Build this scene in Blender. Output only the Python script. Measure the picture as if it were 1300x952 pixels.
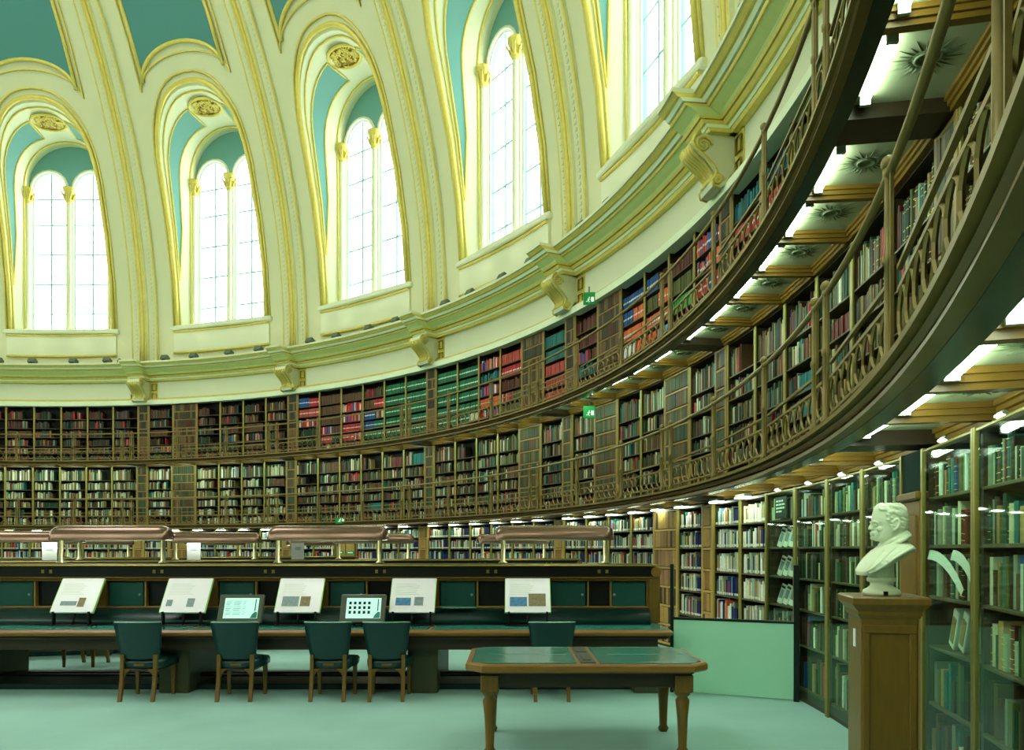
import bpy, bmesh, math, random
from mathutils import Vector, Matrix
from mathutils.geometry import tessellate_polygon

S = bpy.context.scene
COL = S.collection
for o in list(bpy.data.objects):
    bpy.data.objects.remove(o)

# ------------------------------------------------------------------ camera, sky, exposure
EYE = 1.70
CX, CY = -17.24, 9.22                       # centre of the round room
cam_d = bpy.data.cameras.new('camera')
cam = bpy.data.objects.new('camera', cam_d); COL.objects.link(cam)
cam.location = (0, 0, EYE)
cam.rotation_euler = (math.radians(90), 0, 0)
cam_d.sensor_width = 36.0
cam_d.lens = 1006 / 1300 * 36.0
cam_d.shift_y = (698 - 476) / 1300.0
cam_d.clip_start = 0.05
S.camera = cam

SKY = 8.2
W = bpy.data.worlds.new('world'); S.world = W
W.use_nodes = True
bg = W.node_tree.nodes['Background']
bg.inputs[0].default_value = (0.97, 1.0, 0.97, 1)
bg.inputs[1].default_value = SKY
S.view_settings.view_transform = 'Standard'
S.view_settings.look = 'None'
S.view_settings.exposure = 0.0
S.view_settings.gamma = 1.0
S.view_settings.use_curve_mapping = False
TUBE = 36.0                                  # strength of the fluorescent tubes
SMALL = 30.0                                 # strength of the small case lights
S.cycles.use_denoising = True
S.cycles.max_bounces = 8
S.cycles.diffuse_bounces = 4
S.cycles.glossy_bounces = 3
S.cycles.transparent_max_bounces = 16
S.cycles.caustics_reflective = False
S.cycles.caustics_refractive = False
S.cycles.sample_clamp_indirect = 6.0

D = math.radians
def P(a, R, z=0.0):
    a = D(a)
    return (CX + R * math.sin(a), CY + R * math.cos(a), z)

# ------------------------------------------------------------------ materials
def lin(c):
    out = []
    for v in c[:3]:
        v = v / 255.0
        out.append(v / 12.92 if v <= 0.04045 else ((v + 0.055) / 1.055) ** 2.4)
    return (*out, 1.0)

MATS = {}
def mat(name, rgb, rough=0.6, metal=0.0, var=0.12, scale=6.0, stretch=None, bump=0.0, spec=0.4, emit=None):
    m = bpy.data.materials.new(name); m.use_nodes = True
    nt = m.node_tree; b = nt.nodes['Principled BSDF']
    b.inputs['Roughness'].default_value = rough
    b.inputs['Metallic'].default_value = metal
    b.inputs['Specular IOR Level'].default_value = spec
    c = lin(rgb)
    tc = nt.nodes.new('ShaderNodeTexCoord'); mp = nt.nodes.new('ShaderNodeMapping')
    nz = nt.nodes.new('ShaderNodeTexNoise'); nz.inputs['Scale'].default_value = scale
    nz.inputs['Detail'].default_value = 4
    if stretch: mp.inputs['Scale'].default_value = stretch
    nt.links.new(tc.outputs['Object'], mp.inputs['Vector']); nt.links.new(mp.outputs['Vector'], nz.inputs['Vector'])
    mx = nt.nodes.new('ShaderNodeMix'); mx.data_type = 'RGBA'
    mx.inputs['A'].default_value = tuple(v * (1 - var) for v in c[:3]) + (1,)
    mx.inputs['B'].default_value = tuple(min(1, v * (1 + var)) for v in c[:3]) + (1,)
    nt.links.new(nz.outputs['Fac'], mx.inputs['Factor']); nt.links.new(mx.outputs['Result'], b.inputs['Base Color'])
    if bump:
        bp = nt.nodes.new('ShaderNodeBump'); bp.inputs['Strength'].default_value = bump; bp.inputs['Distance'].default_value = 0.01
        nt.links.new(nz.outputs['Fac'], bp.inputs['Height']); nt.links.new(bp.outputs['Normal'], b.inputs['Normal'])
    if emit:
        b.inputs['Emission Color'].default_value = lin(emit[0]); b.inputs['Emission Strength'].default_value = emit[1]
    MATS[name] = m
    return m

mat('cream', (217, 219, 172), 0.7, var=0.04, scale=0.8)
mat('niche', (226, 232, 196), 0.65, var=0.03, scale=0.8)
mat('frieze', (224, 229, 190), 0.7, var=0.04, scale=0.6)
mat('fillet', (236, 248, 208), 0.6, var=0.03)
mat('gilt', (224, 208, 104), 0.42, 0.2, var=0.16, scale=9)
mat('gilt_dark', (150, 126, 44), 0.4, 0.3, var=0.3, scale=14)
mat('cove', (208, 224, 146), 0.55, var=0.05)
mat('niche_blue_lit', (112, 170, 162), 0.75, var=0.05, scale=0.7)  # same paint as the dome panels, lightened to hold the window light
mat('blue', (80, 140, 132), 0.75, var=0.05, scale=0.7)
mat('brass', (142, 128, 62), 0.38, 0.35, var=0.2, scale=12)
mat('iron', (140, 120, 64), 0.42, 0.3, var=0.22, scale=10)
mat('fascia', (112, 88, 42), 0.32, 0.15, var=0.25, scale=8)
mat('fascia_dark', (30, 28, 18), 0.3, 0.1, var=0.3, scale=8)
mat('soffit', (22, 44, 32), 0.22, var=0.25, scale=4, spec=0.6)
mat('beam', (116, 84, 26), 0.4, var=0.25, scale=5, stretch=(6, 1, 6))
mat('coffer', (158, 162, 128), 0.5, var=0.06, scale=3)
mat('sunburst', (74, 84, 54), 0.5, var=0.2)
mat('case', (62, 48, 26), 0.5, var=0.25, scale=5, stretch=(1, 1, 8))
mat('case_edge', (150, 138, 62), 0.4, 0.2, var=0.15, scale=9)
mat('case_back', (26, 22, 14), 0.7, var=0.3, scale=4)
mat('shelf', (84, 74, 38), 0.45, var=0.2, scale=6, stretch=(1, 6, 6))
mat('tan', (150, 118, 58), 0.5, var=0.2, scale=8)
mat('tan_light', (190, 154, 80), 0.5, var=0.15, scale=8)
mat('wood', (116, 86, 30), 0.38, var=0.3, scale=5, stretch=(7, 7, 1))
mat('wood_long', (140, 98, 44), 0.34, var=0.28, scale=5, stretch=(1, 7, 7))
mat('wood_dark', (52, 40, 22), 0.42, var=0.3, scale=5, stretch=(1, 7, 7))
mat('desk_side', (70, 72, 46), 0.45, var=0.15, scale=4, stretch=(7, 7, 1))
mat('black', (8, 8, 6), 0.35, var=0.3)
mat('leather', (6, 54, 54), 0.3, var=0.18, scale=16, bump=0.08, spec=0.5)
mat('leather_dark', (10, 46, 40), 0.35, var=0.2, scale=14, bump=0.06)
mat('leather_top', (52, 118, 104), 0.22, var=0.12, scale=5, spec=0.6)
mat('leather_edge', (96, 160, 138), 0.25, var=0.1, scale=5, spec=0.6)
mat('baize', (14, 78, 70), 0.6, var=0.12, scale=10)
mat('carpet', (150, 190, 178), 0.95, var=0.16, scale=1.2, bump=0.2, spec=0.1)
mat('mint', (160, 216, 184), 0.28, var=0.04, scale=1.5, spec=0.5)
mat('hood', (132, 104, 88), 0.22, 0.7, var=0.08, scale=3)
mat('hood_in', (232, 232, 214), 0.4, var=0.03)
mat('lamp_post', (120, 118, 82), 0.3, 0.5, var=0.15)
mat('white', (248, 246, 248), 0.5, var=0.02)
mat('paper', (226, 232, 216), 0.7, var=0.05)
mat('green_edge', (176, 226, 130), 0.5, var=0.05)
mat('bezel', (74, 84, 66), 0.4, var=0.1)
mat('marble', (214, 222, 190), 0.42, var=0.07, scale=9)
mat('photo_grey', (130, 150, 150), 0.6, var=0.5, scale=40)
mat('photo_blue', (70, 130, 170), 0.6, var=0.6, scale=30)
mat('photo_brown', (130, 118, 80), 0.6, var=0.6, scale=40)
mat('ink', (24, 34, 30), 0.6, var=0.1)
mat('sign_green', (0, 128, 54), 0.4, var=0.05, emit=((0, 150, 60), 0.25))
mat('sign_white', (235, 245, 235), 0.5, var=0.02, emit=((225, 255, 230), 0.6))
mat('screen', (150, 200, 190), 0.3, var=0.03, emit=((196, 236, 228), 0.75))
mat('screen_green', (30, 120, 100), 0.3, var=0.03, emit=((30, 130, 100), 0.3))
mat('tube', (240, 255, 244), 0.5, var=0.0, emit=((222, 255, 230), TUBE))
mat('small_light', (240, 255, 244), 0.5, var=0.0, emit=((232, 255, 226), SMALL))
mat('desk_tube', (240, 255, 244), 0.5, var=0.0, emit=((246, 252, 244), 60.0))
mat('lamp_case', (150, 160, 140), 0.4, var=0.05)
mat('flood', (92, 104, 84), 0.5, var=0.1)
mat('post_dark', (18, 30, 24), 0.3, 0.2, var=0.1)
mat('glazing', (150, 190, 190), 0.5, var=0.02)
mat('card_grey', (176, 180, 172), 0.6, var=0.03)
mat('pillar_green', (16, 44, 34), 0.8, var=0.2, spec=0.1)
mat('wall_plain', (70, 56, 32), 0.7, var=0.35, scale=3, stretch=(1, 1, 3))

def glass_mat(name, tint, ior=1.45):
    m = bpy.data.materials.new(name); m.use_nodes = True
    nt = m.node_tree; nt.nodes.clear()
    out = nt.nodes.new('ShaderNodeOutputMaterial'); mx = nt.nodes.new('ShaderNodeMixShader')
    tr = nt.nodes.new('ShaderNodeBsdfTransparent'); tr.inputs[0].default_value = tint
    gl = nt.nodes.new('ShaderNodeBsdfGlossy'); gl.inputs['Roughness'].default_value = 0.03
    gl.inputs[0].default_value = (0.9, 1, 0.93, 1)
    fr = nt.nodes.new('ShaderNodeFresnel'); fr.inputs[0].default_value = ior
    ge = nt.nodes.new('ShaderNodeNewGeometry'); inv = nt.nodes.new('ShaderNodeMath'); inv.operation = 'SUBTRACT'; inv.inputs[0].default_value = 1.0
    mu = nt.nodes.new('ShaderNodeMath'); mu.operation = 'MULTIPLY'                 # only the outer face of a pane reflects
    nt.links.new(ge.outputs['Backfacing'], inv.inputs[1]); nt.links.new(inv.outputs[0], mu.inputs[0]); nt.links.new(fr.outputs[0], mu.inputs[1])
    nt.links.new(mu.outputs[0], mx.inputs[0]); nt.links.new(tr.outputs[0], mx.inputs[1]); nt.links.new(gl.outputs[0], mx.inputs[2])
    nt.links.new(mx.outputs[0], out.inputs[0])
    MATS[name] = m
glass_mat('glass', (0.90, 0.98, 0.93, 1), 1.22)
glass_mat('window_glass', (0.97, 1.0, 0.98, 1), 1.3)

def book_mat(name, use_attr):
    m = bpy.data.materials.new(name); m.use_nodes = True
    nt = m.node_tree; b = nt.nodes['Principled BSDF']
    b.inputs['Roughness'].default_value = 0.55; b.inputs['Specular IOR Level'].default_value = 0.3
    if use_attr:
        src = nt.nodes.new('ShaderNodeAttribute'); src.attribute_name = 'Col'; col = src.outputs['Color']
    else:
        src = nt.nodes.new('ShaderNodeObjectInfo'); col = src.outputs['Color']
    tc = nt.nodes.new('ShaderNodeTexCoord'); nz = nt.nodes.new('ShaderNodeTexNoise')
    nz.inputs['Scale'].default_value = 30
    mr = nt.nodes.new('ShaderNodeMapRange'); mr.inputs['To Min'].default_value = 0.75; mr.inputs['To Max'].default_value = 1.2
    vm = nt.nodes.new('ShaderNodeVectorMath'); vm.operation = 'SCALE'
    nt.links.new(tc.outputs['Object'], nz.inputs['Vector']); nt.links.new(nz.outputs['Fac'], mr.inputs['Value'])
    nt.links.new(col, vm.inputs[0]); nt.links.new(mr.outputs[0], vm.inputs['Scale'])
    nt.links.new(vm.outputs[0], b.inputs['Base Color'])
    MATS[name] = m
book_mat('book_attr', True); book_mat('book_obj', False)

# ------------------------------------------------------------------ mesh helpers
class MB:
    def __init__(s): s.v = []; s.f = []; s.m = []; s.sm = []; s.col = None
    def face(s, idx, m=0, smooth=False): s.f.append(tuple(idx)); s.m.append(m); s.sm.append(smooth)
    def pt(s, p): s.v.append(tuple(p)); return len(s.v) - 1
    def box(s, x0, x1, y0, y1, z0, z1, m=0, M=None):
        b = len(s.v)
        ps = [(x0, y0, z0), (x1, y0, z0), (x1, y1, z0), (x0, y1, z0), (x0, y0, z1), (x1, y0, z1), (x1, y1, z1), (x0, y1, z1)]
        if M is not None: ps = [tuple(M @ Vector(p)) for p in ps]
        s.v += ps
        for q in ((0, 3, 2, 1), (4, 5, 6, 7), (0, 1, 5, 4), (1, 2, 6, 5), (2, 3, 7, 6), (3, 0, 4, 7)):
            s.face([b + i for i in q], m)
        return s
    def bbox(s, x0, x1, y0, y1, z0, z1, c=0.01, m=0, M=None):      # box with chamfered edges
        rings = []
        def rect(i, z):
            return [(x0 + i + c, y0 + i, z), (x1 - i - c, y0 + i, z), (x1 - i, y0 + i + c, z), (x1 - i, y1 - i - c, z),
                    (x1 - i - c, y1 - i, z), (x0 + i + c, y1 - i, z), (x0 + i, y1 - i - c, z), (x0 + i, y0 + i + c, z)]
        R = [rect(c, z0), rect(0, z0 + c), rect(0, z1 - c), rect(c, z1)]
        s.loft(R, m=m, closed=True, caps=True, smooth=False, M=M)
        return s
    def loft(s, rings, m=0, closed=True, caps=False, smooth=True, M=None):
        b = len(s.v); n = len(rings[0])
        for r in rings:
            s.v += [tuple(M @ Vector(p)) if M is not None else tuple(p) for p in r]
        for i in range(len(rings) - 1):
            for j in range(n if closed else n - 1):
                k = (j + 1) % n
                s.face((b + i * n + j, b + i * n + k, b + (i + 1) * n + k, b + (i + 1) * n + j), m, smooth)
        if caps:
            s.face([b + j for j in range(n)][::-1], m); s.face([b + (len(rings) - 1) * n + j for j in range(n)], m)
        return s
    def tube(s, path, r, n=6, m=0, closed=False, caps=True, smooth=True):
        path = [Vector(p) for p in path]; N = len(path); rings = []
        prev = None
        for i, p in enumerate(path):
            if closed: t = path[(i + 1) % N] - path[i - 1]
            else: t = path[min(i + 1, N - 1)] - path[max(i - 1, 0)]
            if t.length < 1e-9: t = Vector((0, 0, 1))
            t.normalize()
            u = prev if prev is not None else (Vector((0, 0, 1)) if abs(t.z) < 0.9 else Vector((1, 0, 0)))
            u = (u - t * u.dot(t))
            if u.length < 1e-6: u = t.orthogonal()
            u.normalize(); prev = u
            w = t.cross(u)
            rr = r[i] if isinstance(r, (list, tuple)) else r
            rings.append([p + (u * math.cos(2 * math.pi * j / n) + w * math.sin(2 * math.pi * j / n)) * rr for j in range(n)])
        if closed: rings.append(rings[0])
        s.loft(rings, m=m, closed=True, caps=caps and not closed, smooth=smooth)
        return s
    def lathe(s, prof, n=16, m=0, c=(0, 0, 0), smooth=True, caps=True):
        rings = [[(c[0] + r * math.cos(2 * math.pi * j / n), c[1] + r * math.sin(2 * math.pi * j / n), c[2] + z) for j in range(n)] for r, z in prof]
        s.loft(rings, m=m, closed=True, caps=caps, smooth=smooth)
        return s
    def prism(s, poly, y0, y1, m=0, M=None):                        # polygon in x,z extruded along y
        A = [(x, y0, z) for x, z in poly]; B = [(x, y1, z) for x, z in poly]
        return s.loft([A, B], m=m, closed=True, caps=True, smooth=False, M=M)
    def ball(s, c, r, n=8, m=0, sq=(1, 1, 1)):
        prof = [(math.sin(math.pi * i / n), -math.cos(math.pi * i / n)) for i in range(1, n)]
        rings = [[(c[0] + r * sq[0] * q * math.cos(2 * math.pi * j / (n + 2)), c[1] + r * sq[1] * q * math.sin(2 * math.pi * j / (n + 2)), c[2] + r * sq[2] * z) for j in range(n + 2)] for q, z in prof]
        return s.loft(rings, m=m, closed=True, caps=True)
    def sweep(s, prof, a0, a1, step=1.0, m=0, closed=True, smooth=False, caps=True):   # profile (R, z) carried round the room
        n = max(1, int(round((a1 - a0) / step)))
        rings = [[P(a0 + (a1 - a0) * i / n, R, z) for R, z in prof] for i in range(n + 1)]
        return s.loft(rings, m=m, closed=closed, caps=caps and closed, smooth=smooth)
    def mesh(s, name, mats):
        me = bpy.data.meshes.new(name)
        me.from_pydata(s.v, [], s.f)
        for x in (mats if isinstance(mats, (list, tuple)) else [mats]):
            me.materials.append(MATS[x])
        me.polygons.foreach_set('material_index', s.m)
        me.polygons.foreach_set('use_smooth', s.sm)
        if s.col:
            at = me.color_attributes.new('Col', 'FLOAT_COLOR', 'CORNER')
            flat = []
            for f, c in zip(s.f, s.col): flat += list(c) * len(f)
            at.data.foreach_set('color', flat)
        me.update()
        bm = bmesh.new(); bm.from_mesh(me); bmesh.ops.recalc_face_normals(bm, faces=bm.faces); bm.to_mesh(me); bm.free()
        return me

def link(name, me, parent=None, loc=(0, 0, 0), rz=0.0):
    o = bpy.data.objects.new(name, me); COL.objects.link(o)
    if parent is not None: o.parent = parent
    o.location = loc; o.rotation_euler = (0, 0, rz)
    return o
def obj(name, mb, mats, parent=None, loc=(0, 0, 0), rz=0.0): return link(name, mb.mesh(name, mats), parent, loc, rz)
def tag(o, label=None, cat=None, group=None, kind=None):
    if label: o['label'] = label
    if cat: o['category'] = cat
    if group: o['group'] = group
    if kind: o['kind'] = kind
    return o
def thing(name, loc, rz, label, cat, group=None, kind=None):
    return tag(link(name, None, None, loc, rz), label, cat, group, kind)
def struct(name, label, cat, loc=(0, 0, 0), rz=0.0): return thing(name, loc, rz, label, cat, None, 'structure')
ORD = ['first', 'second', 'third', 'fourth', 'fifth', 'sixth', 'seventh', 'eighth', 'ninth', 'tenth', 'eleventh', 'twelfth', 'thirteenth', 'fourteenth',
       'fifteenth', 'sixteenth', 'seventeenth', 'eighteenth', 'nineteenth', 'twentieth']
def nth(i): return ORD[i] if i < len(ORD) else '%dth' % (i + 1)
def at(px, py, Y): return ((px - 650) / 1006.0 * Y, Y, EYE + (698 - py) / 1006.0 * Y)
RIB0 = 9.45
UNIT, PIL = 2.80, 1.20
R_G, R_M, R_U = 20.50, 20.72, 20.80
CORBEL = ['smallest corbel', 'second smallest corbel', 'middle-sized corbel', 'second largest corbel', 'largest corbel']
def where(bay, u):                                                   # words for a place round the wall
    if bay < 0: return '%s before the smallest corbel' % nth(5 - u)
    if bay < 5: return '%s after the %s' % (nth(u), CORBEL[bay])
    return '%s past the pillar behind the bust' % nth(u)
def unit_angle(bay, u): return RIB0 + 18 * bay + PIL / 2 + UNIT * (u + 0.5)

# ------------------------------------------------------------------ floor, outer wall
floor = MB()
ringsF = [[(CX + r * math.sin(D(t * 5)), CY + r * math.cos(D(t * 5)), 0) for t in range(72)] for r in (0.02, 6, 12, 17, 21.6)]
floor.loft(ringsF, caps=False, smooth=False)
floor.face(list(range(72)))
tag(obj('floor', floor, 'carpet'), 'pale blue green carpeted floor under the reading desks', 'floor', kind='structure')
wl = MB()
wl.sweep([(21.25, 0), (21.6, 0), (21.6, EYE + 7.0), (21.25, EYE + 7.0)], 0, 360, 3.0, caps=False)
tag(obj('wall_round', wl, 'wall_plain'), 'brown round wall behind the book galleries', 'wall', kind='structure')

# ------------------------------------------------------------------ dome
HC = 7.3; RD = 21.0
def RH(H): return math.sqrt(max(RD * RD - (H - HC) ** 2, 0)) if H > HC else RD
def dome(a, H, off=0.0):                    # local frame of one bay: centre of the room at the origin, y outward
    R = RH(H); n = (R / RD, (H - HC) / RD) if H > HC else (1.0, 0.0)
    R2 = R - off * n[0]; z = EYE + H - off * n[1]
    return (R2 * math.sin(D(a)), R2 * math.cos(D(a)), z)
OB, OS, OW = 8.35, 13.45, 5.2               # opening: bottom, spring, half angle
def outline(w=OW, bottom=OB, spring=OS, rise=2.55, n=18, e=.84):
    pts = [(-w, bottom), (-w, bottom + (spring - bottom) * 0.33), (-w, bottom + (spring - bottom) * 0.66)]
    for i in range(n + 1):
        t = math.pi * (1 - i / n)
        c_ = math.cos(t); pts.append((w * math.copysign(abs(c_) ** e, c_), spring + rise * math.sin(t) ** e))
    pts += [(w, bottom + (spring - bottom) * 0.66), (w, bottom + (spring - bottom) * 0.33), (w, bottom)]
    return pts
opening = outline()
def boundary(p, first, last):
    a, H = p
    return None
# shell with the window hole: each outline point is joined to a point on the bay's edge
HT = 17.3; HB = 6.9
def edge_pts(pts):
    n = len(pts); out = []
    for i, (a, H) in enumerate(pts):
        if i <= 2: out.append((-9.0, H if i else HB))
        elif i >= n - 3: out.append((9.0, H if i < n - 1 else HB))
        else:
            t = (i - 3) / (n - 7)           # over the arch: up the side, across, down
            L = HT - OS; per = 2 * L + 2 * 6.3; d = t * per
            if d < L: out.append((-9.0, OS + d))
            elif d < L + 12.6: out.append((-9.0 + (d - L) / 12.6 * 18.0, HT))
            else: out.append((9.0, HT - (d - L - 12.6)))
    return out
edges = edge_pts(opening)
# make the two top corners exact
ci = min(range(len(edges)), key=lambda i: abs(edges[i][0] + 9) + abs(edges[i][1] - HT)); edges[ci] = (-9.0, HT)
ci = min(range(len(edges)), key=lambda i: abs(edges[i][0] - 9) + abs(edges[i][1] - HT)); edges[ci] = (9.0, HT)
shell = MB()
NS = 6
shell.loft([[dome(a + (A - a) * i / NS, H + (B - H) * i / NS) for (a, H), (A, B) in zip(opening, edges)] for i in range(NS + 1)], closed=False)
shell.loft([[dome((-1 + 2 * j / 8) * (9 + (OW - 9) * i / NS), HB + (OB - HB) * i / NS) for j in range(9)] for i in range(NS + 1)], closed=False)
f0 = math.degrees(math.asin((HT - .25 - HC) / RD)); f1 = 73.0
shell.loft([[dome(-9.2 + 18.4 * j / 12, HC + RD * math.sin(D(f0 + (f1 - f0) * i / 12)), -.03 if i == 0 else 0) for j in range(13)] for i in range(13)], closed=False)
shell_me = shell.mesh('vault_panel', 'cream')
rib_prof = [(-1.45, 0), (-1.45, .10), (-0.55, .12), (-0.5, .2), (0.5, .2), (0.55, .12), (1.45, .10), (1.45, 0)]
fs = [-1.0 + 74.0 * i / 26 for i in range(27)]
def mer(a, f, off):                         # point along a meridian by elevation
    H = HC + RD * math.sin(D(f))
    return dome(a, H, off)
rib = MB()
rib.loft([[mer(a, f, o) for a, o in rib_prof] for f in fs], closed=False, smooth=False)
rib_me = rib.mesh('rib', 'cream')
def mer_tube(a, off, r, m=0, n=5):
    mb = MB(); mb.tube([mer(a, f, off) for f in fs], r, n); return mb
rib_gilt = [mer_tube(a, o, r).mesh('gilt_moulding', 'gilt') for a, o, r in ((-0.34, .19, .045), (0.0, .2, .06), (0.34, .19, .045), (-1.38, .09, .035), (1.38, .09, .035))]
beads = MB()
for i in range(150):
    f = -0.8 + 0.42 * i
    for a in (-0.95, 0.95):
        p = Vector(mer(a, f, .115)); q = Vector(mer(a, f + .26, .115))
        t = (q - p).normalized(); x = Vector((math.cos(D(a)), -math.sin(D(a)), 0)); nrm = t.cross(x)
        M = Matrix((x, t, nrm)).transposed().to_4x4(); M.translation = p
        beads.box(-.04, .04, 0, .07, -.02, .02, M=M)
beads_me = beads.mesh('bead_band', 'cream')
# blue painted panels above the windows
def panel_grid(off):
    rows = []
    N = 10
    for i in range(N + 1):
        row = []
        for j in range(21):
            a = -5.05 * math.cos(math.pi * j / 20)
            lo = 16.30 + 0.88 * math.sqrt(max(0, 1 - (a / 5.05) ** 2))
            flo = math.degrees(math.asin((lo - HC) / RD))
            f = flo + (68 - flo) * i / N
            row.append(mer(a * (1 - .0), f, off))
        rows.append(row)
    return rows
pg = panel_grid(.05)
panel = MB(); panel.loft(pg, closed=False)
panel_me = panel.mesh('painted_panel', 'blue')
border = MB()
edge_loop = [pg[i][0] for i in range(len(pg) - 1, -1, -1)] + pg[0][1:-1] + [pg[i][-1] for i in range(len(pg))]
border.tube([Vector(p) for p in edge_loop], .065, 6)
border_me = border.mesh('gilt_border', 'gilt')
border2 = MB(); g2 = panel_grid(.03)
def widen(p, s): return p
loop2 = []
for i in range(10, -1, -1):
    a = -5.6; lo = 16.05; flo = math.degrees(math.asin((lo - HC) / RD)); loop2.append(mer(a, flo + (68 - flo) * i / 10, .03))
for j in range(1, 20):
    a = -5.6 * math.cos(math.pi * j / 20); lo = 16.05 + .86 * math.sqrt(max(0, 1 - (a / 5.6) ** 2)); loop2.append(mer(a, math.degrees(math.asin((lo - HC) / RD)), .03))
for i in range(0, 11):
    a = 5.6; lo = 16.05; flo = math.degrees(math.asin((lo - HC) / RD)); loop2.append(mer(a, flo + (68 - flo) * i / 10, .03))
border2.tube(loop2, .035, 5); border2_me = border2.mesh('thin_gilt_line', 'gilt')
# window niche: from the opening in the dome out to the flat window wall
YW = 21.42
def inner_outline(): return [(x, z) for x, z in outline(w=1.62, bottom=OB, spring=13.95, rise=1.62, e=.95)]
inn = inner_outline()
def nich(i, t):                              # i index along outline, t 0 at dome .. 1 at window wall
    A = Vector(dome(*opening[i])); x, z = inn[i]; B = Vector((x, YW - .16, EYE + z))
    return A.lerp(B, t)
niche = MB()
niche.loft([[nich(i, t / 6) for i in range(len(opening))] for t in range(7)], closed=False)
niche.loft([[nich(i, 1.0) for i in range(len(opening))], [(x, YW, EYE + z) for x, z in inn]], closed=False, smooth=False)
niche_me = niche.mesh('niche_lining', 'niche')
# haunch panels and the outer gilt architrave
def haunch(i0, i1, sgn):
    mb = MB(); rows = []
    n = i1 - i0
    for t in range(7):
        row = []
        for k in range(n + 1):
            i = i0 + k if sgn < 0 else len(opening) - 1 - (i0 + k)
            lo = .16 + .02 * k; hi = .42 + .34 * (k / n) ** .8
            if k == 0: hi = lo + .02
            p = nich(i, lo + (hi - lo) * t / 6)
            c = nich(min(max(i, 0), len(opening) - 1), .5); inward = Vector((-p.x, 0, EYE + 12.6 - p.z)).normalized()
            row.append(p + inward * .02)
        rows.append(row)
    mb.loft(rows, closed=False)
    loop = rows[0] + [r[-1] for r in rows[1:]] + rows[-1][::-1][1:] + [r[0] for r in rows[::-1][1:-1]]
    return mb.mesh('haunch_panel', 'niche_blue_lit'), MB().tube(loop, .035, 5, closed=True).mesh('gilt_edge', 'gilt')
H1 = haunch(1, 10, -1); H2 = haunch(1, 10, 1)
arch = MB(); arch.tube([dome(a, H, .03) for a, H in outline(w=OW + .18, rise=2.7)], .085, 6)
arch_me = arch.mesh('gilt_architrave', 'gilt')
arch2 = MB(); arch2.tube([dome(a, H, .03) for a, H in outline(w=OW + .55, rise=2.95)], .04, 5)
arch2_me = arch2.mesh('gilt_bead', 'gilt')
arch3 = MB(); arch3.tube([nich(i, .1) + Vector((0, 0, -.02)) for i in range(len(opening))], .035, 5); arch3_me = arch3.mesh('gilt_bead', 'gilt')
arch4 = MB(); arch4.tube([nich(i, .93) + Vector((0, -.02, -.03)) for i in range(len(opening))], .04, 5); arch4_me = arch4.mesh('gilt_bead', 'gilt')
# oval grille on the soffit crown
cidx = len(opening) // 2
g0 = nich(cidx, .42); gx = Vector((1, 0, 0)); gy = (nich(cidx, .7) - nich(cidx, .2)).normalized(); gn = gx.cross(gy)
if gn.z > 0: gn = -gn
def gpt(u, v, d): return g0 + gx * u + gy * v + gn * d
gr = MB()
gr.tube([gpt(.62 * math.cos(D(t * 15)), .42 * math.sin(D(t * 15)), .08) for t in range(24)], .05, 6, closed=True)
gr_me = gr.mesh('oval_rim', 'gilt')
gback = MB(); gback.loft([[gpt(.6 * q * math.cos(D(t * 15)), .4 * q * math.sin(D(t * 15)), .05) for t in range(24)] for q in (.02, 1)], smooth=False)
gback_me = gback.mesh('oval_backing', 'gilt_dark')
gs = MB(); rg = random.Random(4)
for k in range(60):
    u, v = rg.uniform(-.48, .48), rg.uniform(-.3, .3)
    if (u / .52) ** 2 + (v / .33) ** 2 > 1: continue
    r0 = rg.uniform(.06, .11); t0 = rg.uniform(0, 6)
    gs.tube([gpt(u + r0 * (1 - s / 10) * math.cos(t0 + s * .75), v + r0 * (1 - s / 10) * math.sin(t0 + s * .75), .08) for s in range(9)], .022, 4)
gs_me = gs.mesh('oval_scrollwork', 'gilt')
# window wall: tympanum with two round-headed lights
LC, LW, LS = 0.81, 0.70, 13.92              # light centre, half width, spring
def light_loop(c, w=LW, n=10, b=OB + .05):
    pts = [(c - w, b)]
    pts += [(c + w * math.cos(math.pi * (1 - i / n)), LS + w * math.sin(math.pi * (1 - i / n))) for i in range(n + 1)]
    return pts + [(c + w, b)]
def filled(loops, y0, y1, mats, name, m=0):
    mb = MB(); flat = []
    tris = tessellate_polygon([[Vector((x, z, 0)) for x, z in l] for l in loops])
    for l in loops: flat += l
    for y in (y0, y1):
        b = len(mb.v); mb.v += [(x, y, EYE + z) for x, z in flat]
        for t in tris: mb.face([b + i for i in t])
    for l in loops: mb.loft([[(x, y0, EYE + z) for x, z in l], [(x, y1, EYE + z) for x, z in l]], smooth=False)
    return mb.mesh(name, mats)
tymp_me = filled([[(x * 1.0, z) for x, z in inn], light_loop(-LC), light_loop(LC)], YW, YW + .22, 'niche_blue_lit', 'tympanum')
frame_me = []
for c in (-LC, LC):
    mb = MB()
    lp = light_loop(c, LW + .02); mb.tube([(x, YW - .02, EYE + z) for x, z in lp], .05, 6)
    lp = light_loop(c, LW - .06); mb.tube([(x, YW + .04, EYE + z) for x, z in lp], .03, 6)
    frame_me.append(mb.mesh('arched_frame', 'niche'))
gl_edge = MB()
for c in (-LC, LC): pass
col = MB(); col.lathe([(.17, OB), (.17, OB + .08), (.13, OB + .14), (.105, OB + .2), (.1, 13.3), (.11, 13.36)], 12, c=(0, YW - .1, EYE))
col_me = col.mesh('column', 'niche')
cap = MB(); cap.lathe([(.11, 13.34), (.15, 13.45), (.13, 13.52), (.19, 13.66), (.16, 13.72), (.24, 13.86), (.24, 13.93)], 10, c=(0, YW - .1, EYE))
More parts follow.
